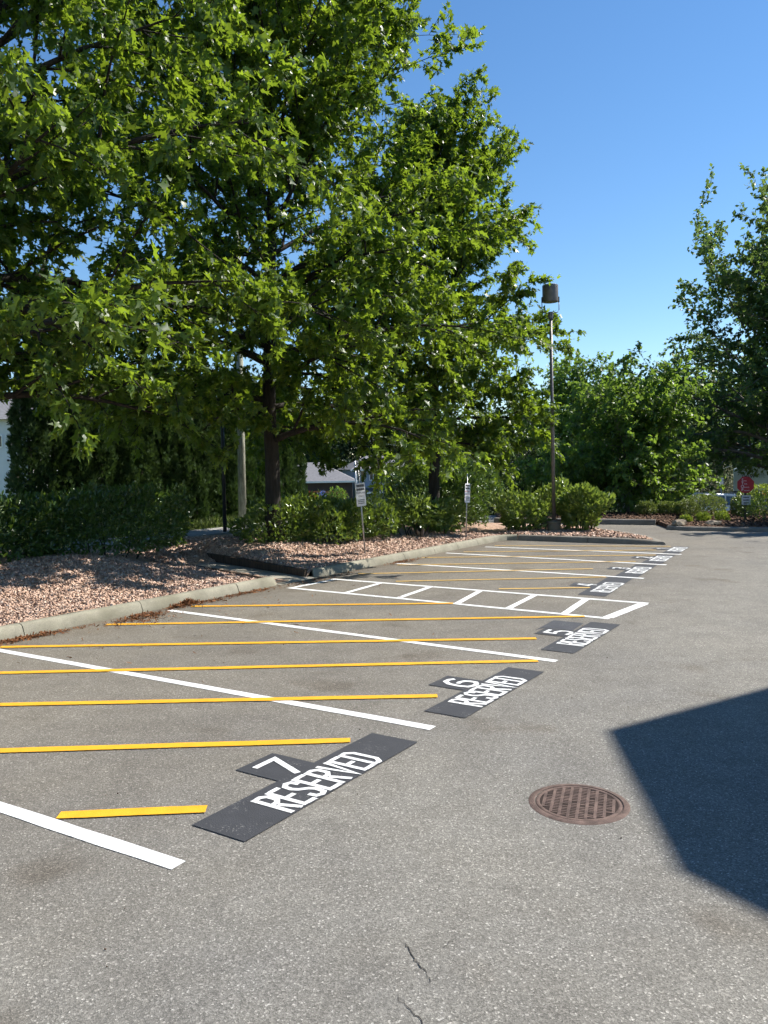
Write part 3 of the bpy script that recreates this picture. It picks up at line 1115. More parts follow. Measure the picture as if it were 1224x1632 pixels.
# drainage channel
ch = tag(empty('drainage_channel'), 'concrete runoff channel cut through the gravel bed', kind='structure')


def chp(d, off, z=0):
    p = S(8.15 + 0.28 * d + off, -5.98 - d, z)
    return p


fl = MB()
fl.add([chp(-0.22, -0.44, .006), chp(-0.22, 0.62, .006), chp(0.8, 0.50, .012), chp(0.8, -0.50, .012), chp(3.9, 0.50, .03), chp(3.9, -0.50, .03)],
       [(0, 1, 2, 3), (3, 2, 4, 5)])
fl.build('channel_floor', 'channel_concrete', ch)


def wall(d0, d1, off, th, z0, z1, parent, name, mat):
    a, b = chp(d0, off), chp(d1, off)
    c, e = chp(d0, off + th), chp(d1, off + th)
    MB().add([(a.x, a.y, -.05), (c.x, c.y, -.05), (e.x, e.y, -.05), (b.x, b.y, -.05), (a.x, a.y, z0), (c.x, c.y, z0), (e.x, e.y, z1), (b.x, b.y, z1)],
             [(0, 1, 2, 3), (4, 5, 6, 7), (0, 1, 5, 4), (1, 2, 6, 5), (2, 3, 7, 6), (3, 0, 4, 7)]).build(name, mat, parent)


wall(0.06, 1.85, 0.48, 0.11, 0.135, 0.175, ch, 'edge_board', 'tie_wood')
wall(1.86, 3.9, 0.48, 0.11, 0.175, 0.21, ch, 'edge_board', 'tie_wood')
wall(0.06, 1.9, -0.56, 0.07, 0.105, 0.12, ch, 'edge_board', 'tie_wood')
wall(1.91, 3.9, -0.56, 0.07, 0.12, 0.12, ch, 'edge_board', 'tie_wood')

# walk and verge behind the bed
wk = MB()
for a, b in ((6, 9.4), (9.412, 12.4), (12.412, 15.4), (15.412, 18.4), (18.412, 21.4)):
    m = MB().prism([s2(a, -12.75), s2(b, -12.75), s2(b, -14.4), s2(a, -14.4)], -0.1, 0.26)
    m.build('walk_slab', 'walk_concrete', None)
walk = tag(empty('back_walk'), 'pale concrete walk behind the gravel bed', kind='structure')
for o in [o for o in COL.objects if o.name.startswith('walk_slab')]:
    o.parent = walk
verge = MB().prism([s2(-2, -14.41), s2(24, -14.41), s2(24, -22), s2(-2, -22)], -0.1, 0.25).build('verge', 'grass_ground')
tag(verge, kind='structure')
n = 5000
pu, pv = rng.uniform(9, 19, n), -14.5 - rng.gamma(2, 0.35, n)
P = np.stack([OX + pu * UX + pv * VX, OY + pu * UY + pv * VY, np.full(n, 0.25)], 1)
V, F, a = scatter(BLADE, P, rng.normal(0, .35, (n, 3)) + [0, 0, 1], rng.normal(0, 1, (n, 3)), rng.uniform(0.08, 0.34, n), rng, None, 0.2)
tag(link('weeds', big_mesh('weeds', V, F, a), 'grass_blade'), 'tall grass and weeds along the back walk', 'grass', kind='stuff')


# dry leaf litter along the kerb
def litter(n, spots, size, label):
    P = []
    for (u, v, su, sv, hgt, cnt) in spots:
        q = np.stack([rng.normal(u, su, cnt), rng.normal(v, sv, cnt)], 1)
        q[:, 1] = np.maximum(q[:, 1], -5.79)
        r = ((q[:, 0] - u) / su) ** 2 + ((q[:, 1] - v) / sv) ** 2
        z = 0.006 + hgt * np.exp(-r / 2) * rng.uniform(0.2, 1, cnt)
        P.append(np.stack([OX + q[:, 0] * UX + q[:, 1] * VX, OY + q[:, 0] * UY + q[:, 1] * VY, z], 1))
    P = np.concatenate(P)
    n = len(P)
    V, F, a = scatter(SLIVER, P, rng.normal(0, 1, (n, 3)) * [1, 1, .35], rng.normal(0, .5, (n, 3)) + [0, 0, 1], size * rng.uniform(0.4, 1.6, n), rng, None, 0.2)
    tag(link('leaf_litter', big_mesh('leaf_litter', V, F, a), 'dry_leaf'), label, 'leaf litter', kind='stuff')


litter(0, [(5.42, -5.72, .12, .05, .09, 420), (5.16, -5.68, .09, .05, .05, 220), (5.75, -5.62, .2, .06, .015, 150), (6.5, -5.68, .28, .05, .02, 220), (7.0, -5.66, .2, .05, .02, 120),
           (4.35, -5.50, .22, .08, .06, 380), (4.2, -5.3, .3, .14, .004, 220), (2.8, -5.62, .35, .05, .03, 420), (2.45, -5.7, .35, .05, .012, 250),
           (11.6, -5.62, .3, .07, .03, 260), (8.1, -5.55, .5, .1, .006, 90), (9.3, -5.6, .4, .1, .004, 60), (5.0, -4.5, 1.8, .8, .003, 60), (8, -4, 3, 1.2, .003, 50)],
       0.05, 'reddish brown dry leaf litter gathered against the kerb')

# loose grit and leaf crumbs on the asphalt
n = 260
lx, ly = rng.uniform(-4.5, 4.5, n), rng.uniform(2.6, 18, n)
lu, lv = (lx - OX) * UX + (ly - OY) * UY, (lx - OX) * VX + (ly - OY) * VY
kk_ = lv > -5.7
lx, ly = lx[kk_], ly[kk_]
n = len(lx)
V, F, a = scatter(CHIP, np.stack([lx, ly, np.full(n, 0.004)], 1), rng.normal(0, 1, (n, 3)), rng.normal(0, 1, (n, 3)), 0.004 + 0.007 * rng.random(n) ** 3, rng, rng.random(n), 0.35)
tag(link('loose_grit', big_mesh('loose_grit', V, F, a), 'mulch_chip'), 'scattered dark crumbs and grit on the asphalt', 'grit', kind='stuff')

# ================================================================== TREES BY THE LOT
OAKP = ([0, 0.15, 0.4, 0.65, 0.85, 1.0], [0.86, 1.0, 1.0, 0.80, 0.46, 0.15])
NL = 0
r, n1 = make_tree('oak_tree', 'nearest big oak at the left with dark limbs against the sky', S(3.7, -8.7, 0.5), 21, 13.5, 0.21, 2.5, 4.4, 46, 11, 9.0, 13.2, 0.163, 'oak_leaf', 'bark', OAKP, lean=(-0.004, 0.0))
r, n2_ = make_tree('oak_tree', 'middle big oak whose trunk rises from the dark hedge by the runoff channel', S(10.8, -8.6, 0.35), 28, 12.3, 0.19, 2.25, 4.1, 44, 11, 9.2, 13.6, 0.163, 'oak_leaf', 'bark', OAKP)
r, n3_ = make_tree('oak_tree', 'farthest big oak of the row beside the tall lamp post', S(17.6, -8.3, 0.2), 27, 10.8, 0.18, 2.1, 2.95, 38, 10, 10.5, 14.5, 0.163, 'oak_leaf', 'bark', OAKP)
print('oak leaves', n1, n2_, n3_)
MAPP = ([0, 0.15, 0.4, 0.7, 0.9, 1.0], [0.85, 1.0, 0.92, 0.66, 0.4, 0.2])
r, n4 = make_tree('maple_tree', 'tall dark maple with upright spires at the right edge of the view', at(1236, 40.5, -1.3), 31, 9.8, 0.27, 2.6, 6.0, 48, 11, 6.5, 11.0, 0.23, 'maple_leaf', 'grey_bark', MAPP, T=TRI, up=0.65, droop=0.10, hang=0.2)
LIGP = ([0, 0.15, 0.4, 0.7, 0.9, 1.0], [0.8, 1.0, 1.0, 0.8, 0.55, 0.3])
r, n5 = make_tree('garden_tree', 'rounded light green tree behind the lamp island', at(1000, 33.0, -0.5), 33, 3.6, 0.14, 1.1, 2.5, 30, 10, 6.5, 13.0, 0.19, 'light_leaf', 'grey_bark', LIGP, T=TRI)
r, n6 = make_tree('garden_tree', 'loose pale green tree partly behind the lamp pole', at(925, 40, -1.0), 34, 5.4, 0.15, 1.3, 3.0, 26, 10, 6.5, 13.0, 0.2, 'light_leaf', 'grey_bark', LIGP, T=TRI)
r, n7 = make_tree('maple_tree', 'broad maple just outside the right edge that shades the far bed', Vector((19.6, 26.0, 0.1)), 35, 8.0, 0.2, 1.8, 3.1, 30, 10, 6.0, 10.0, 0.28, 'maple_leaf', 'grey_bark', MAPP, T=TRI)
print('others', n4, n5, n6, n7)

# ================================================================== HEDGES AND BUSHES ON THE BED
HA = UA
bush('laurel_hedge', 'long dark clipped laurel hedge at the left edge behind the gravel', S(3.2, -9.7, 0.42), 41, 2.6, 0.85, 1.22, 11000, 0.105, 'laurel_leaf', HA, 'hedge', power=5.0, amp=0.08, fr=6)
bush('laurel_hedge', 'right end of the left laurel hedge, rising to a brighter leafy top', S(6.9, -9.6, 0.36), 42, 1.75, 0.8, 1.28, 8000, 0.105, 'laurel_leaf', HA, 'hedge', power=4.0, amp=0.14, fr=6)
bush('laurel_bush', 'dark laurel at the foot of the middle oak', S(11.35, -8.9, 0.28), 43, 1.0, 0.85, 1.02, 4800, 0.11, 'laurel_sunlit', HA, power=3.0)
bush('laurel_bush', 'dark laurel between the middle oak and the first sign', S(12.7, -8.5, 0.2), 44, 1.15, 0.85, 1.02, 5200, 0.11, 'laurel_sunlit', HA, power=3.0)
bush('laurel_bush', 'glossy laurel right behind the first parking sign', S(14.3, -8.4, 0.18), 45, 0.95, 0.8, 1.0, 4200, 0.11, 'laurel_sunlit', HA, power=2.6)
bush('rhododendron', 'pale green arching rhododendron above the little stump', S(15.45, -7.75, 0.17), 46, 0.62, 0.6, 1.05, 1300, 0.155, 'rhodo_leaf', HA, upb=0.2, amp=0.26, low=0.3, inner=0.12)
bush('rhododendron', 'green rhododendron left of the second parking sign', S(16.7, -7.8, 0.16), 47, 0.78, 0.7, 0.92, 1700, 0.155, 'rhodo_leaf', HA, upb=0.2, amp=0.24, inner=0.2)
bush('laurel_bush', 'tall dark shrub behind the second parking sign', S(18.7, -8.3, 0.14), 48, 0.85, 0.9, 1.7, 5200, 0.12, 'laurel_leaf', HA, power=2.4, amp=0.2)
bush('laurel_bush', 'big round dark shrub in front of the blue house', S(20.5, -10.6, 0.1), 49, 1.05, 1.05, 2.3, 5500, 0.13, 'laurel_leaf', HA)
bush('laurel_bush', 'dark shrub behind the farthest oak trunk', S(22.5, -10.0, 0.0), 50, 1.5, 1.4, 2.6, 6500, 0.13, 'laurel_leaf', HA)
bush('island_shrub', 'broad rounded shrub on the lamp island left of the lamp pole', at(836, 23.5, 0.12), 51, 0.72, 0.7, 1.02, 2600, 0.15, 'rhodo_leaf', 0, power=2.6, amp=0.2, taper=0.75, inner=0.2)
bush('island_shrub', 'tall bright green shrub on the lamp island right of the lamp pole', at(926, 23.2, 0.12), 52, 0.80, 0.8, 1.30, 2900, 0.17, 'rhodo_leaf', 0, amp=0.3, fr=3.5, upb=0.7, taper=0.45, inner=0.2)
bush('island_shrub', 'leafy shrub just behind the lamp pole base', at(888, 24.6, 0.12), 53, 0.62, 0.55, 1.32, 1500, 0.17, 'rhodo_leaf', 0, amp=0.3, fr=3.5, upb=0.7, taper=0.5, low=0.45, inner=0.2)

# stump and stone
stp = MB()
c = S(15.05, -7.2, 0.15)
for dx, dy, hh, r0 in ((0, 0, .26, .055), (.07, .02, .30, .05), (-.07, .03, .24, .04), (-.15, .05, .34, .022)):
    stp.tube([(dx, dy, -.06), (dx * 1.4, dy * 1.4, hh * .5), (dx * 2.1 + .01, dy * 2, hh)], [r0 * 1.4, r0, r0 * .8], 8)
stp = stp.build('stump', 'weathered_wood')
stp.location = c
tag(stp, 'small cut weathered stump under the pale rhododendron', 'stump')
smooth_by_angle(stp, 50)


def rock(name, label, loc, sx, sy, sz, seed, rz=0, mat='stone'):
    rg = np.random.default_rng(seed)
    bm = bmesh.new()
    bmesh.ops.create_icosphere(bm, subdivisions=2, radius=1)
    f = lumps(rg, 8, 0.25, 2.2)
    for v in bm.verts:
        d = np.array(v.co)
        s = float(f(d[None])[0])
        q = np.sign(d) * np.abs(d) ** 0.75 * s
        v.co = Vector((q[0] * sx, q[1] * sy, q[2] * sz))
    me = bpy.data.meshes.new(name)
    bm.to_mesh(me)
    bm.free()
    o = link(name, me, mat)
    o.location = loc
    o.rotation_euler = (0, 0, rz)
    tag(o, label, 'rock')
    return o


rock('rock', 'small pale stone on the gravel right of the second sign', S(17.6, -7.0, 0.16), .13, .10, .10, 5)

# ================================================================== SIGNS ON POSTS
def bars(parent, rows, w, mat_default='sign_black'):
    for (z, hgt, frac, mat, seed) in rows:
        rg = random.Random(seed)
        mb = MB()
        x = -w * frac / 2
        end = w * frac / 2
        while x < end - 0.004:
            lw = rg.uniform(0.011, 0.02)
            lw = min(lw, end - x)
            mb.box((x + lw / 2, -0.0035, z), (lw, 0.002, hgt * rg.choice((1, 1, .8))))
            x += lw + 0.006
        mb.build('lettering', mat, parent)


def post_sign(label, loc, leanx, z_lo, z_hi, w, top, rows, face_rz, words):
    root = empty('parking_sign', loc, face_rz)
    root.rotation_euler = (0, leanx, face_rz)
    tag(root, label, 'sign')
    MB().tube([(0, 0.018, -0.3), (0, 0.018, top)], 0.0165, 8).build('post', 'galvanized', root, True)
    # plate with rounded corners
    r, pl = 0.028, []
    for cx, cz, a0 in ((w / 2 - r, z_hi - r, 0), (-w / 2 + r, z_hi - r, 90), (-w / 2 + r, z_lo + r, 180), (w / 2 - r, z_lo + r, 270)):
        for k in range(5):
            t = R_(a0 + 22.5 * k)
            pl.append((cx + r * math.cos(t), cz + r * math.sin(t)))
    n = len(pl)
    vs = [(x, -0.0015, z) for x, z in pl] + [(x, 0.0015, z) for x, z in pl]
    MB().add(vs, [tuple(range(n)), tuple(reversed(range(n, 2 * n)))] + [(i, n + i, n + (i + 1) % n, (i + 1) % n) for i in range(n)]).build('plate', 'sign_white', root)
    bars(root, rows, w)
    for txt, z, sz, mat in words:
        me = text_mesh(txt, sz)
        o = link('lettering', me, mat, root)
        o.rotation_euler = (R_(90), 0, 0)
        o.location = (0, -0.004, z)
    for z in (z_lo + 0.05, z_hi - 0.05):
        MB().tube([(0, -0.006, z), (0, 0.0, z)], 0.006, 6).build('bolt', 'galvanized', root)


post_sign('white parking sign with bold black lettering on a leaning post, nearer of the two', S(11.45, -6.55, 0.15), R_(-4.5), 1.05, 1.56, 0.25, 1.85,
          [(1.50, .055, .8, 'sign_black', 1), (1.42, .05, .85, 'sign_black', 2), (1.19, .018, .75, 'sign_black', 3), (1.155, .018, .75, 'sign_black', 4), (1.115, .018, .7, 'sign_black', 5)],
          R_(36), [('PARKING', 1.345, 0.056, 'sign_black'), ('ONLY', 1.27, 0.05, 'sign_black')])
post_sign('white parking sign with red lettering on a thin post, farther of the two', S(15.9, -6.35, 0.14), R_(3.5), 0.93, 1.44, 0.24, 1.70,
          [(1.38, .045, .7, 'sign_black', 6), (1.31, .045, .75, 'sign_black', 7), (1.08, .016, .7, 'sign_black', 8), (1.045, .016, .7, 'sign_black', 9), (1.0, .016, .7, 'sign_black', 10)],
          R_(50), [('PARKING', 1.225, 0.052, 'sign_red'), ('ONLY', 1.15, 0.045, 'sign_red')])

# ================================================================== LAMP POST
lp = empty('lamp_post', S(18.85, -5.05, 0.12))
lp.rotation_euler = (0, R_(-0.7), 0)
tag(lp, 'tall dark metal lamp post with a drum shaped head on the island', 'lamp post')
MB().lathe([(0.001, 0.30), (0.20, 0.30), (0.215, 0.285), (0.215, 0.26), (0.195, 0.245), (0.165, -0.1)], 28).build('concrete_base', 'pot_concrete', lp, True)
smooth_by_angle(lp.children[0], 40)
MB().tube([(0, 0, .28), (0, 0, 3.2), (0, 0, 6.05)], [.054, .048, .042], 14).build('pole', 'lamp_metal', lp, True)
MB().tube([(0, 0, .29), (0, 0, .33)], [.10, .10], 12).build('base_plate', 'lamp_metal', lp)
MB().tube([(0, 0, 6.03), (0, 0, 6.22)], [.075, .075], 12).build('collar', 'lamp_metal', lp)
hd = MB().lathe([(0.001, 6.98), (0.19, 6.98), (0.222, 6.96), (0.222, 6.90), (0.216, 6.893), (0.222, 6.886), (0.222, 6.52), (0.216, 6.50), (0.14, 6.485), (0.001, 6.48)], 32).build('lamp_head', 'lamp_metal', lp, True)
smooth_by_angle(hd, 35)
for s in (-1, 1):
    MB().box((s * 0.238, 0, 6.56), (0.026, 0.06, 0.16)).build('bracket', 'dark_metal', lp)
    MB().tube([(s * 0.24, 0, 6.50), (s * 0.24, 0, 6.28), (s * 0.20, 0, 6.21), (s * 0.06, 0, 6.18)], .012, 8).build('yoke_arm', 'lamp_metal', lp, True)

# ================================================================== BEHIND THE BED: POLES AND CEDARS
up = empty('utility_pole', S(16.1, -14.5, 0.2))
tag(up, 'pale weathered wooden utility pole in front of the cedar row', 'utility pole')
MB().tube([(0, 0, -.3), (0.02, 0, 3), (0.09, 0, 9.5)], [.135, .12, .085], 16).build('pole_shaft', 'pole_wood', up, True)
MB().box((0.02, -0.02, 0.12), (0.16, 0.14, 0.10), 0.4).build('ground_clamp', 'dark_metal', up)
bp = MB().tube([(0, 0, -.2), (0, 0, 3.6)], [.055, .045], 10)
bp = bp.build('dark_post', 'dark_metal', None, True)
bp.location = S(13.75, -13.0, 0.25)
tag(bp, 'thin dark post standing left of the utility pole', 'post')


def cedar_meshes(seed, h, r, n, ls):
    rg = np.random.default_rng(seed)
    t = rg.random(n) ** 0.85
    z = 0.1 + t * (h - 0.15)
    prof = np.interp(z / h, [0, 0.08, 0.35, 0.7, 0.9, 1.0], [0.72, 0.92, 1.0, 0.78, 0.42, 0.06])
    az = rg.uniform(0, 6.283, n)
    f = 1 + 0.16 * np.sin(az * 4 + 2.2 * np.sin(z * 2.1 + seed)) + 0.09 * np.sin(z * 6.5 + az * 2)
    rad = r * prof * f * np.where(rg.random(n) < 0.3, rg.uniform(0.3, 0.9, n), 1 - np.abs(rg.normal(0, .06, n)))
    P = np.stack([np.cos(az) * rad, np.sin(az) * rad, z], 1)
    out = np.stack([np.cos(az), np.sin(az), np.zeros(n)], 1)
    yd = nrm(out * 0.3 + np.array([0, 0, 0.95]) + rg.normal(0, .25, (n, 3)))
    zd = nrm(out * 0.3 + rg.normal(0, .7, (n, 3)))
    V, F, a = scatter(FAN, P, yd, zd, ls * rg.uniform(.7, 1.3, n), rg, np.clip(rg.normal(.45, .25, n), 0, 1), 0.15)
    cm = big_mesh('foliage', V, F, a)
    cm.materials.append(M['cedar_leaf'])
    Vt, Ft = tubes_np([(np.array([[0, 0, -.2], [0, 0, h * .5], [0, 0, h * .95]]), np.array([.07, .05, .01]), 7)])
    tm = big_mesh('trunk', Vt, Ft, smooth=True)
    tm.materials.append(M['bark'])
    return cm, tm


CM = [cedar_meshes(60 + i, 5.0, 0.46, 5200, 0.145) for i in range(4)]


def cedar(label, loc, i, sc, rz, group):
    rt = empty('cedar_tree', loc, rz)
    rt.scale = sc
    tag(rt, label, 'tree', group)
    cm, tm = CM[i % 4]
    tag(link('foliage', cm, None, rt), kind='stuff')
    link('trunk', tm, None, rt)


ordn = ['first', 'second', 'third', 'fourth', 'fifth', 'sixth', 'seventh', 'eighth', 'ninth', 'tenth', 'eleventh', 'twelfth', 'thirteenth', 'fourteenth', 'fifteenth', 'sixteenth', 'seventeenth']
rg = random.Random(8)
for i in range(16):
    u = 9.75 + i * 0.745 + rg.uniform(-.06, .06)
    cedar('columnar cedar, %s from the white house in the dense cedar row' % ordn[i], S(u, -16.2 + rg.uniform(-.12, .12), 0.2), i,
          (rg.uniform(.92, 1.1), rg.uniform(.92, 1.1), rg.uniform(.95, 1.12)), rg.uniform(0, 6.28), 'cedars in the row behind the walk')

# ================================================================== HOUSES
def window(parent, x, z, w, h, ybase, split=True, trim='white_trim'):
    """window on a wall whose outside faces local -y"""
    wd = MB()
    f = 0.09
    for (cx, cz, sx, sz) in ((x, z + h / 2 + f / 2, w + 2 * f, f), (x, z - h / 2 - f / 2, w + 2 * f, f), (x - w / 2 - f / 2, z, f, h), (x + w / 2 + f / 2, z, f, h)):
        wd.box((cx, ybase - 0.03, cz), (sx, 0.12, sz))
    if split:
        wd.box((x, ybase - 0.02, z), (0.08, 0.08, h))
    wo_ = wd.build('window', trim, parent)
    if split:
        for s in (-1, 1):
            MB().box((x + s * (w / 4 + .02), ybase - 0.005, z), (w / 2 - .04, 0.03, h)).build('pane', 'window_glass', wo_)
    else:
        MB().box((x, ybase - 0.005, z), (w, 0.03, h)).build('pane', 'window_glass', wo_)
    return wo_


def siding(parent, x0, x1, z0, z1, y, mat, pitch=0.2):
    k = int((z1 - z0) / pitch)
    mb = MB()
    for i in range(k):
        a, b = z0 + i * pitch, z0 + (i + 1) * pitch
        mb.add([(x0, y - 0.03, a), (x1, y - 0.03, a), (x1, y - 0.005, b), (x0, y - 0.005, b)], [(0, 1, 2, 3)])
        mb.add([(x0, y - 0.03, a), (x0, y - 0.005, a), (x1, y - 0.005, a), (x1, y - 0.03, a)], [(0, 1, 2, 3)])
    return mb.build('siding', mat, parent)


hw = empty('white_house', at(42, 66, -0.4), R_(6))
tag(hw, 'white two storey house with lap siding behind the cedars at the left edge', 'house')
MB().box((-6.5, 4.0, 3.4), (14.0, 8.0, 6.8)).build('wall', 'white_siding', hw)
siding(hw, -13.5, 0.5, 0.0, 6.8, -0.005, 'white_siding', 0.22)
window(hw, -0.75, 2.05, 0.85, 1.2, -0.035)
window(hw, -0.85, 4.75, 0.45, 0.9, -0.035, False)
window(hw, -1.95, 5.0, 0.5, 0.85, -0.035)
window(hw, -4.5, 2.05, 1.2, 1.2, -0.035)
for dx in (-1.25, -0.65, -0.08):
    MB().box((dx, -0.08, 3.45), (0.16, 0.12, 0.16)).build('vent', 'dark_metal', hw)
MB().add([(-14, -.6, 6.75), (1.0, -.6, 6.75), (1.0, 8.6, 6.75), (-14, 8.6, 6.75), (-14, 4, 9.2), (1.0, 4, 9.2)],
         [(0, 1, 5, 4), (3, 2, 5, 4), (0, 3, 4), (1, 2, 5), (0, 1, 2, 3)]).build('roof', 'shingle', hw)

hb = empty('blue_house', at(566, 100, -4.0), R_(14))
tag(hb, 'blue grey two storey house with three white framed upper windows', 'house')
MB().box((4.0, 4.0, 2.9), (8.0, 8.0, 5.8)).build('wall', 'blue_siding', hb)
siding(hb, 0.0, 8.0, 3.6, 5.8, -0.005, 'blue_siding', 0.24)
for x, w in ((0.75, .85), (2.35, .85), (4.2, 1.0)):
    window(hb, x, 5.0, w, 1.05, -0.035, x < 4)
window(hb, 1.4, 1.5, 1.2, 1.0, -0.035)
MB().add([(-.6, -.7, 5.78), (8.6, -.7, 5.78), (8.6, 8.7, 5.78), (-.6, 8.7, 5.78), (2.4, 4, 7.5), (5.6, 4, 7.5)],
         [(0, 1, 5, 4), (1, 2, 5), (2, 3, 4, 5), (3, 0, 4), (0, 1, 2, 3)]).build('roof', 'shingle', hb)
MB().box((4.0, -.72, 5.72), (9.3, .06, .2)).build('gutter', 'white_trim', hb)
MB().add([(-.2, -.04, 3.45), (8.2, -.04, 3.45), (8.2, -1.6, 2.95), (-.2, -1.6, 2.95)], [(0, 1, 2, 3)]).build('porch_roof', 'navy_panel', hb)
MB().box((4.0, -1.62, 2.9), (8.5, .08, .22)).build('porch_fascia', 'white_trim', hb)

hg = empty('grey_roof_house', at(565, 92, -3.6), R_(2))
tag(hg, 'low dark house with a broad grey shingle hip roof', 'house')
MB().box((-6.0, 4.0, 2.0), (11.6, 7.6, 4.0)).build('wall', 'dark_siding', hg)
MB().add([(-12.4, -.6, 4.1), (0.4, -.6, 4.1), (0.4, 8.6, 4.1), (-12.4, 8.6, 4.1), (-9.0, 4, 6.3), (-3.9, 4, 6.3)],
         [(0, 1, 5, 4), (1, 2, 5), (2, 3, 4, 5), (3, 0, 4), (0, 1, 2, 3)]).build('roof', 'shingle', hg)
MB().box((-6.0, -.62, 4.05), (12.9, .06, .2)).build('gutter', 'white_trim', hg)
window(hg, -4.2, 1.9, 1.6, 1.1, 0.17)
MB().box((-1.6, 0.17, 1.2), (0.95, 0.06, 2.2)).build('door', 'dark_metal', hg)

fn = empty('wooden_fence', at(487, 82, -3.5), R_(1))
tag(fn, 'orange brown board fence in front of the grey roofed house', 'fence')
for i in range(19):
    MB().box((i * 0.22 + 0.1, 0, 1.6), (0.205, 0.025, 3.2 + 0.02 * ((i * 7) % 3))).build('board', 'orange_wood', fn)
for z in (0.6, 2.9):
    MB().box((2.1, 0.05, z), (4.3, 0.06, 0.1)).build('rail', 'orange_wood', fn)
for (px, lab, mt, z) in ((496, 'clump of red flowers against the orange board fence', 'red_petal', -0.75), (513, 'clump of blue and white flowers against the orange board fence', 'blue_petal', -0.75)):
    bush('flower_bush', lab, at(px, 81, z - 1.0), px, 0.55, 0.4, 1.35, 600, 0.16, mt, cat='flowers', stems=3)
bush('vine_shrub', 'leafy shrub spilling over the orange board fence', at(538, 80.5, -1.9), 77, 1.0, 0.6, 2.0, 900, 0.2, 'light_leaf')
gp_ = MB().tube([(0, 0, -3.2), (-.12, 0, 1.2)], [.09, .075], 8).build('grey_post', 'galvanized', None, True)
gp_.location = at(569, 70, 1.4)
tag(gp_, 'slim grey street pole in front of the blue house', 'post')

# ================================================================== FAR WOODS
def far_mesh(seed, rx, h, n, ls, conif=False):
    rg = np.random.default_rng(seed)
    if conif:
        t = rg.random(n) ** 1.3
        z = h * (0.06 + 0.94 * t)
        az = rg.uniform(0, 6.283, n)
        lay = 0.75 + 0.3 * np.abs(np.sin(z * 2.4 + np.sin(az * 3)))
        rad = rx * (1.02 - t) * lay * np.sqrt(rg.uniform(.25, 1, n))
        P = np.stack([np.cos(az) * rad, np.sin(az) * rad, z], 1)
        out = np.stack([np.cos(az), np.sin(az), -0.35 * np.ones(n)], 1)
    else:
        d = nrm(rg.normal(0, 1, (n, 3)))
        f = lumps(rg, 12, 0.28, 4)
        r = f(d) * np.where(rg.random(n) < .3, rg.uniform(.5, 1, n), 1 - np.abs(rg.normal(0, .06, n)))
        P = d * r[:, None] * np.array([rx, rx, h * .42]) + np.array([0, 0, h * .56])
        out = d
    yd = nrm(out * .5 + rg.normal(0, .6, (n, 3)))
    zd = nrm(out * .5 + np.array([0, 0, .5]) + rg.normal(0, .5, (n, 3)))
    V, F, a = scatter(TRI, P, yd, zd, ls * rg.uniform(.6, 1.3, n), rg, np.clip(rg.normal(.45, .25, n), 0, 1), .15)
    me = big_mesh('crown', V, F, a)
    me.materials.append(M['far_leaf'])
    Vt, Ft = tubes_np([(np.array([[0, 0, -1.0], [0, 0, h * .4], [0, 0, h * .85]]), np.array([.3, .2, .04]), 7)])
    tm = big_mesh('trunk', Vt, Ft, smooth=True)
    tm.materials.append(M['bark'])
    return me, tm


FM = [far_mesh(80, 4.2, 11, 5200, .42), far_mesh(81, 3.6, 12, 4800, .42), far_mesh(82, 2.6, 13, 5200, .40, True)]


def far_tree(label, loc, i, s, rz, group):
    rt = empty(('broad_tree', 'broad_tree', 'conifer_tree')[i], loc, rz)
    rt.scale = (s, s, s)
    tag(rt, label, 'tree', group)
    tag(link('crown', FM[i][0], None, rt), kind='stuff')
    link('trunk', FM[i][1], None, rt)


rg = random.Random(31)
k = 0
for px in range(-10, 1340, 46):
    d = 112 + rg.uniform(-6, 12)
    i = rg.choice((0, 1, 1, 2))
    h = (11, 12, 13)[i]
    top = (12.5 if px < 640 else 9.2 if px < 1040 else 14.0) + rg.uniform(-1.6, 1.6)
    far_tree('dark tree in the distant wooded skyline behind the houses and hedges', at(px + rg.uniform(-14, 14), d, -4.1), i, (top + 4.1) / h, rg.uniform(0, 6.28), 'distant wood')
for px, d, top, lab in ((1085, 62, 4.3, 'dark conifer far behind the chain link fence, left of three'), (1118, 66, 4.9, 'dark conifer far behind the chain link fence, middle of three'),
                        (1152, 63, 4.6, 'dark conifer far behind the chain link fence, right of three')):
    far_tree(lab, at(px, d, -3.6), 2, (top + 3.6) / 13, px, None)
for px, d, top, lab in ((700, 46, 3.0, 'dark leafy tree behind the farthest oak trunk'), (770, 44, 3.6, 'dark leafy tree behind the second parking sign'),
                        (835, 46, 4.2, 'dark leafy tree behind the lamp island, left of the lamp pole'), (900, 48, 4.2, 'dark leafy tree behind the lamp island at the lamp pole'), (650, 60, 2.6, 'dark leafy tree right of the blue house')):
    far_tree(lab, at(px, d, -1.9), 0, (top + 1.9) / 11, px, None)

# ================================================================== FAR RIGHT: MULCH BED, SHRUBS, FENCE, CAR, SIGNS
mb_poly = [(4.2, 28.6), (7.3, 27.2), (9.0, 26.5), (8.75, 24.75), (9.05, 24.25), (10.2, 23.75), (12.5, 22.95), (16, 22.2), (26, 21.5), (26, 30), (12, 31.6), (4.5, 32.6)]
mbed = MB().prism(mb_poly, -0.05, 0.13).build('mulch_bed', 'mulch_ground')
tag(mbed, kind='structure')
fk = tag(empty('far_kerb'), 'low kerb round the mulch bed across the lane', kind='structure')
for a, b in (((3.9, 28.72), (6.4, 27.58)), ((6.42, 27.57), (8.88, 26.44))):
    kerb_section([a, ((a[0] + b[0]) / 2, (a[1] + b[1]) / 2), b], fk, 'island_concrete', [1.2] * 3)
kerb_section([(8.62, 24.7), (8.72, 24.4), (9.0, 24.1), (10.15, 23.6), (12.45, 22.8)], fk, 'island_concrete', [.8] * 5)
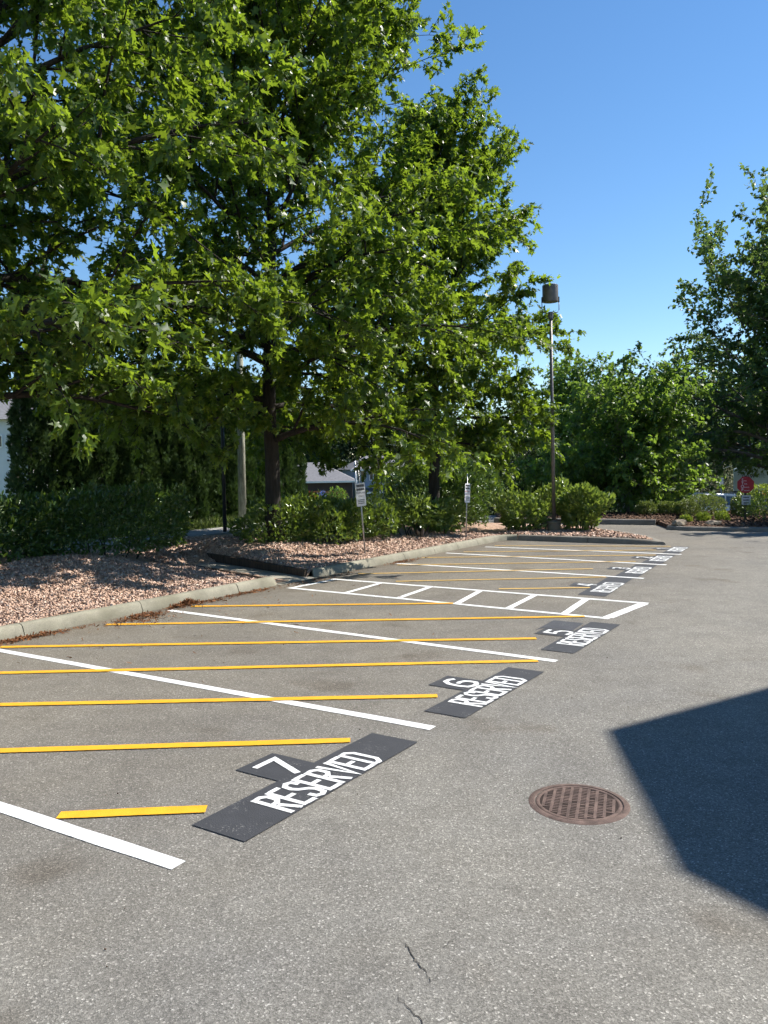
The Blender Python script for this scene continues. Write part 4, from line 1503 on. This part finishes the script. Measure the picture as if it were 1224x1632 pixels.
kerb_section([(12.47, 22.79), (16, 22.05), (24, 21.4)], fk, 'island_concrete', [.8] * 3)
n = 6500
px_, py_ = rng.uniform(4.4, 15, n), rng.uniform(23.0, 31.5, n)
k = ((px_ < 9.0) & (py_ > 28.75 - (px_ - 4.2) * 0.45)) | ((px_ > 8.95) & (py_ > 24.4 - (px_ - 9) * 0.36))
px_, py_ = px_[k], py_[k]
n = len(px_)
V, F, a = scatter(CHIP, np.stack([px_, py_, np.full(n, .14)], 1), rng.normal(0, 1, (n, 3)), rng.normal(0, .6, (n, 3)) + [0, 0, 1],
                  rng.uniform(.03, .075, n), rng, np.clip(rng.normal(.42, .25, n), 0, 1), .35)
tag(link('mulch', big_mesh('mulch', V, F, a), 'mulch_chip'), 'brown bark mulch on the far planting bed', 'mulch', kind='stuff')
rock('rock', 'squat tan boulder at the corner of the mulch bed', (8.98, 24.62, 0.16), .20, .16, .14, 7, .3)
rock('rock', 'flat pale slab stone leaning in front of the small lime tufts', (10.05, 24.55, 0.17), .30, .13, .10, 8, .45)

SH = [(1030, 29.4, .34, .52, 'small round clipped shrub left in the far mulch bed'), (1066, 29.4, .40, .50, 'dark rounded shrub second from the left in the far mulch bed'),
      (1096, 29.0, .40, .55, 'small rounded shrub left of the big clipped mound'), (1126, 27.6, .62, .80, 'big clipped dome shrub in front of the white car'),
      (1182, 28.0, .30, .74, 'upright rounded shrub behind the stop sign')]
for i, (px, d, r, h, lab) in enumerate(SH):
    bush('clipped_shrub', lab, at(px, d, 0.1), 100 + i, r, r, h, 1500 + int(2200 * r), 0.075, 'box_leaf', amp=.08, power=2.4, stems=4)
bush('bright_hedge', 'bright yellow green hedge behind the stop sign at the right edge', at(1226, 28.6, 0.1), 110, .95, .6, 1.1, 3200, 0.09, 'lime_leaf', cat='hedge', power=4, amp=.06, stems=4)
bush('dark_bush', 'low dark bush in shade under the tall maple', at(1245, 26.2, 0.1), 111, 1.1, .6, .9, 2500, 0.09, 'laurel_leaf', power=3, stems=4)
for i, (px, d, s, lab) in enumerate(((1095, 25.9, .15, 'lime green tuft nearest the boulder'), (1122, 26.1, .19, 'lime green tuft in the middle of the far bed'), (1152, 26.3, .20, 'lime green tuft left of the stop sign'), (1205, 45, .6, 'yellow green plant beyond the fence'))):
    bush('lime_tuft', lab, at(px, d, 0.1 if d < 40 else -1.6), 115 + i, s, s, s * 1.5, 420, .085, 'lime_leaf', cat='plant', stems=0, upb=.9, low=.02)
bush('shade_shrub', 'dark shrub under the light green tree', at(965, 31.2, 0.05), 120, .7, .5, .7, 1500, .09, 'laurel_leaf', power=3, stems=4)
bush('shade_shrub', 'dark hedge in shade right of the lamp island', at(915, 32.0, 0.0), 121, 1.2, .6, .9, 2200, .10, 'laurel_leaf', power=3, stems=4)
bush('pale_shrub', 'pale greyish flowering shrub behind the chain link fence', at(1150, 46, -1.9), 122, 1.1, .9, 3.9, 2600, .14, 'pale_leaf', amp=.35)

# white board posts
wp = empty('white_post', at(991, 33, -0.2))
tag(wp, 'pair of short white posts under the light green tree', 'post')
for s in (-1, 1):
    MB().box((s * 0.11, 0, .5), (.09, .09, 1.35)).build('post', 'white_trim', wp)
MB().box((0, 0.02, .3), (.15, .03, .08)).build('tie', 'white_trim', wp)

# chain link fence
cf = empty('chain_link_fence', (0, 0, 0))
tag(cf, 'grey chain link fence with top rail behind the car', 'fence')
fa, fb = at(1062, 40, -1.35), at(1230, 37.5, -1.1)
FL = (fb - fa)
FH = 1.72
npost = 5
for i in range(npost):
    p = fa + FL * i / (npost - 1)
    MB().tube([p, p + Vector((0, 0, FH + 0.05))], .03, 7).build('fence_post', 'galvanized', cf, True)
MB().tube([fa + Vector((0, 0, FH)), fb + Vector((0, 0, FH))], .024, 7).build('top_rail', 'galvanized', cf, True)
wr = MB()
ln = FL.length
dd = FL.normalized()
k = int(ln / 0.11)
for i in range(-14, k):
    for s in (1, -1):
        x0 = i * 0.11
        a0, a1 = (x0, x0 + FH) if s > 0 else (x0 + FH, x0)
        z0, z1 = 0.0, FH
        def cl(x0, z0, x1, z1):
            if x0 > x1: x0, z0, x1, z1 = x1, z1, x0, z0
            if x1 <= 0 or x0 >= ln: return None
            if x0 < 0: z0 += (z1 - z0) * (0 - x0) / (x1 - x0); x0 = 0
            if x1 > ln: z1 = z0 + (z1 - z0) * (ln - x0) / (x1 - x0); x1 = ln
            return x0, z0, x1, z1
        c_ = cl(a0, z0, a1, z1)
        if c_:
            off = Vector((0, 0.004 * s, 0))
            wr.tube([fa + dd * c_[0] + Vector((0, 0, c_[1])) + off, fa + dd * c_[2] + Vector((0, 0, c_[3])) + off], .0022, 3, False)
tag(wr.build('wire_mesh', 'galvanized', cf), kind='stuff')
mbx = empty('post_box', at(1150, 37.2, -1.1))
tag(mbx, 'small pale box on a thin post behind the white car', 'box')
MB().tube([(0, 0, -.1), (0, 0, 2.0)], .035, 8).build('post', 'galvanized', mbx, True)
MB().box((0, 0, 2.2), (.16, .12, .42)).build('box', 'sign_white', mbx)
for i, (px, d) in enumerate(((1076, 43), (1092, 43.5), (1107, 42.5), (1062, 44))):
    cedar('young columnar cedar beyond the chain link fence, %s' % ('nearest the light green tree', 'second from the right', 'rightmost', 'leftmost, half hidden')[i], at(px, d, -1.7), i, (.75, .75, .62), i, 'young cedars beyond the fence')


# cars
def car(name, label, loc, rz, body):
    rt = empty(name, loc, rz)
    tag(rt, label, 'car')
    prof = [(-2.15, .32), (-2.18, .55), (-2.12, .78), (-2.05, .98), (-1.95, 1.05), (-1.72, 1.45), (-1.5, 1.53), (-.6, 1.58), (.15, 1.54), (.45, 1.42), (1.05, 1.02), (1.75, .92), (2.05, .80), (2.15, .6), (2.15, .34),
            (1.75, .26), (1.7, .42), (1.55, .58), (1.35, .64), (1.15, .58), (1.0, .42), (.95, .26), (-.95, .26), (-1.0, .42), (-1.15, .58), (-1.35, .64), (-1.55, .58), (-1.7, .42), (-1.75, .28)]
    n = len(prof)

    def wd(z):
        return 0.86 - 0.05 * max(0, .5 - z) - 0.36 * max(0, z - 1.0) ** 1.05 * .9
    vs = []
    for s in (-1, 1):
        vs += [(x, s * wd(z), z) for x, z in prof]
    fs = [tuple(range(n)), tuple(reversed(range(n, 2 * n)))] + [(i, n + i, n + (i + 1) % n, (i + 1) % n) for i in range(n)]
    b = MB().add(vs, fs).build('body', body, rt)
    bv = b.modifiers.new('bevel', 'BEVEL')
    bv.width = .045
    bv.segments = 2
    bv.limit_method = 'ANGLE'
    smooth_by_angle(b, 40)
    for s in (-1, 1):
        for poly in ([(-1.72, 1.10), (-1.60, 1.40), (-1.0, 1.46), (-.98, 1.07)], [(-.90, 1.07), (-.92, 1.465), (.0, 1.46), (.02, 1.05)], [(.10, 1.05), (.08, 1.45), (.35, 1.38), (.78, 1.08)]):
            p3 = [(x, s * (wd(z) + .012), z) for x, z in poly] + [(x, s * (wd(z) - .02), z) for x, z in poly]
            MB().add(p3, [(0, 1, 2, 3), (7, 6, 5, 4), (0, 1, 5, 4), (1, 2, 6, 5), (2, 3, 7, 6), (3, 0, 4, 7)]).build('window', 'window_glass', rt)
        t = MB().add([(-2.19, s * .60, .80), (-2.19, s * .86, .80), (-1.97, s * .875, .90), (-1.93, s * .86, 1.28), (-1.99, s * .62, 1.20), (-2.13, s * .60, .98)],
                     [(0, 1, 2, 3, 4, 5)]).build('tail_lamp', 'tail_red', rt)
        sol = t.modifiers.new('solid', 'SOLIDIFY')
        sol.thickness = .05
        sol.offset = 0
        MB().box((-2.185, s * .73, .74), (.05, .24, .10)).build('reverse_lamp', 'lamp_clear', rt)
        MB().box((2.13, s * .66, .72), (.08, .32, .14)).build('headlight', 'lamp_clear', rt)
        for x in (-1.35, 1.35):
            w = MB().lathe([(.12, -.11), (.29, -.11), (.315, -.08), (.315, .08), (.29, .11), (.12, .11)], 24).build('tyre', 'tyre', rt, True)
            w.rotation_euler = (R_(90), 0, 0)
            w.location = (x, s * .76, .31)
            rm = MB().lathe([(.001, .10), (.05, .105), (.19, .09), (.20, .112)], 18).build('rim', 'galvanized', w, True)
            rm.scale = (1, 1, -s)
    MB().add([(-2.00, -.62, 1.08), (-2.00, .62, 1.08), (-1.76, .55, 1.42), (-1.76, -.55, 1.42)], [(0, 1, 2, 3)]).build('rear_window', 'window_glass', rt)
    MB().add([(.56, -.62, 1.40), (.56, .62, 1.40), (1.06, .70, 1.06), (1.06, -.70, 1.06)], [(0, 1, 2, 3)]).build('windscreen', 'window_glass', rt)
    return rt


car('white_car', 'white hatchback with red tail lamp parked behind the clipped shrubs', at(1108, 34.5, -0.86), R_(196), 'car_white')
car('blue_car', 'blue car half hidden beyond the chain link fence', at(1118, 42.5, -1.58), R_(110), 'car_blue')

# stop sign
ss = empty('stop_sign', at(1189, 26.0, 0.08), R_(-6))
tag(ss, 'dark red octagonal stop sign with a small grey notice below it', 'sign')
MB().box((0, 0.03, .55), (.055, .05, 1.9)).build('post', 'dark_metal', ss)
R8 = .28
oc = [(R8 * math.cos(R_(22.5 + 45 * k)), R8 * math.sin(R_(22.5 + 45 * k))) for k in range(8)]
vs = [(x, -.006, 1.21 + z) for x, z in oc] + [(x, 0.002, 1.21 + z) for x, z in oc]
MB().add(vs, [tuple(range(8)), tuple(reversed(range(8, 16)))] + [(i, 8 + i, 8 + (i + 1) % 8, (i + 1) % 8) for i in range(8)]).build('plate', 'stop_red', ss)
for i, (w0, w1) in enumerate((('S', 'top'), ('T', 'hink'), ('O', 'bserve'), ('P', 'roceed'))):
    z = 1.365 - i * .105
    o = link('lettering', text_mesh(w0, .13), 'sign_white', ss)
    o.rotation_euler = (R_(90), 0, 0)
    o.location = (-.10, -.009, z)
    o = link('lettering', text_mesh(w1, .06, 0, 'LEFT'), 'sign_white', ss)
    o.rotation_euler = (R_(90), 0, 0)
    o.location = (-.055, -.009, z - .02)
MB().box((0.02, -.004, .72), (.28, .008, .30)).build('notice_plate', 'sign_grey', ss)
bars_root = empty('notice_text', (0.02, -.006, 0), 0, ss)
for k_, (z, hh, fr, mt, sd) in enumerate([(.81, .045, .7, 'sign_black', 21), (.72, .045, .7, 'sign_black', 22), (.63, .045, .6, 'sign_black', 23)]):
    bars(ss, [(z, hh, fr, mt, sd)], .26)
bpy.data.objects.remove(bars_root)
for ch_ in ss.children:
    if ch_.name.startswith('lettering') and ch_.location.length == 0:
        ch_.location = (0.02, -.0065, 0)

# roadside panel sign
ns = empty('church_sign', at(1203, 44, -1.9), R_(-4))
tag(ns, 'pale arched roadside panel reading newlife with an orange lit display', 'sign')
w = 1.08
arch = [(-w, 2.35), (-w, 3.42)] + [(-w + 2 * w * t, 3.42 + 0.42 * math.sin(math.pi * (0.08 + 0.84 * t))) for t in np.linspace(0, 1, 9)] + [(w, 3.42), (w, 2.35)]
m = len(arch)
MB().add([(x, -.08, z) for x, z in arch] + [(x, .08, z) for x, z in arch], [tuple(range(m)), tuple(reversed(range(m, 2 * m)))] + [(i, m + i, m + (i + 1) % m, (i + 1) % m) for i in range(m)]).build('panel', 'pale_teal', ns)
MB().box((0, 0, 2.20), (2 * w, .18, .29)).build('display', 'navy_panel', ns)
MB().box((0, 0, 1.55), (2 * w, .15, 1.0)).build('lower_panel', 'grey_panel', ns)
for txt, x, z, sz, mt in (('new', -.70, 3.16, .42, 'navy_text'), ('life', .08, 3.16, .42, 'teal_text'), ('c h u r c h', .1, 2.85, .14, 'teal_text')):
    if txt.startswith('c'):
        continue
    o = link('lettering', text_mesh(txt, sz, .004, 'LEFT'), mt, ns)
    o.rotation_euler = (R_(90), 0, 0)
    o.location = (x, -.09, z)
o = link('lettering', text_mesh('AM', .30, .004), 'orange_led', ns)
o.rotation_euler = (R_(90), 0, 0)
o.location = (.52, -.10, 2.2)
MB().box((w + .09, 0, 1.5), (.14, .16, 4.2)).build('post', 'white_trim', ns)
MB().box((-w - .09, .02, 1.0), (.14, .16, 2.6)).build('post', 'grey_panel', ns)


# ------------------------------------------------------------------ cables
def cable(label, a, b, sag, r, group):
    pts = []
    for i in range(25):
        t = i / 24
        p = a + (b - a) * t
        pts.append((p.x, p.y, p.z - sag * 4 * t * (1 - t)))
    o = MB().tube(pts, r, 5).build('overhead_cable', 'cable', None, True)
    tag(o, label, 'cable', group)


for i, lab in enumerate(('top one of three overhead cables right of the light green tree', 'middle one of three overhead cables right of the light green tree', 'lowest of three overhead cables right of the light green tree')):
    cable(lab, at(1010, 52, 1.95 - i * .36), at(1240, 47, 3.75 - i * .42), .75, .028, 'cables at the right')
for i, lab in enumerate(('uppermost pale overhead cable seen through the oaks', 'second pale overhead cable seen through the oaks', 'third pale overhead cable seen through the oaks', 'lowest pale overhead cable seen through the oaks')):
    cable(lab, at(560, 52, 4.35 - i * .13), at(790, 50, 2.7 - i * .13), .05, .022, 'cables behind the oaks')

# ================================================================== BUILDING AT THE RIGHT, OUT OF FRAME (casts the shadow on the asphalt)
HB = 9.0
ofs = Vector((sdir.x, sdir.y)) / sdir.z * HB
c1 = Vector((1.67, 6.11)) + ofs
c2 = Vector((1.44, 3.95)) + ofs
e1 = Vector((1.79, 1.13)).normalized()
e2 = Vector((0.25, -0.43)).normalized()
fp = [c2, c1, c1 + e1 * 11, c1 + e1 * 11 + e2 * 14, c2 + e2 * 12]
fp = [(p.x, p.y) for p in fp]
ob = empty('office_building', (0, 0, 0))
tag(ob, 'tall tan building beside the lot whose shadow falls on the asphalt', 'building')
MB().prism(fp, -0.05, HB - 0.35).build('wall', 'stucco', ob)
cx_, cy_ = sum(p[0] for p in fp) / 5, sum(p[1] for p in fp) / 5
MB().prism([(p[0], p[1]) for p in fp], HB - 0.348, HB).build('parapet', 'white_trim', ob)
for s_ in range(2):
    for j in range(4):
        p = c1 + e1 * (1.5 + j * 2.5)
        a_ = math.atan2(e1.y, e1.x)
        nn = Vector((-e1.y, e1.x)) * 0.02
        MB().box((p.x + nn.x, p.y + nn.y, 2.0 + s_ * 3.6), (1.4, .08, 1.6), a_).build('window', 'window_glass', ob)
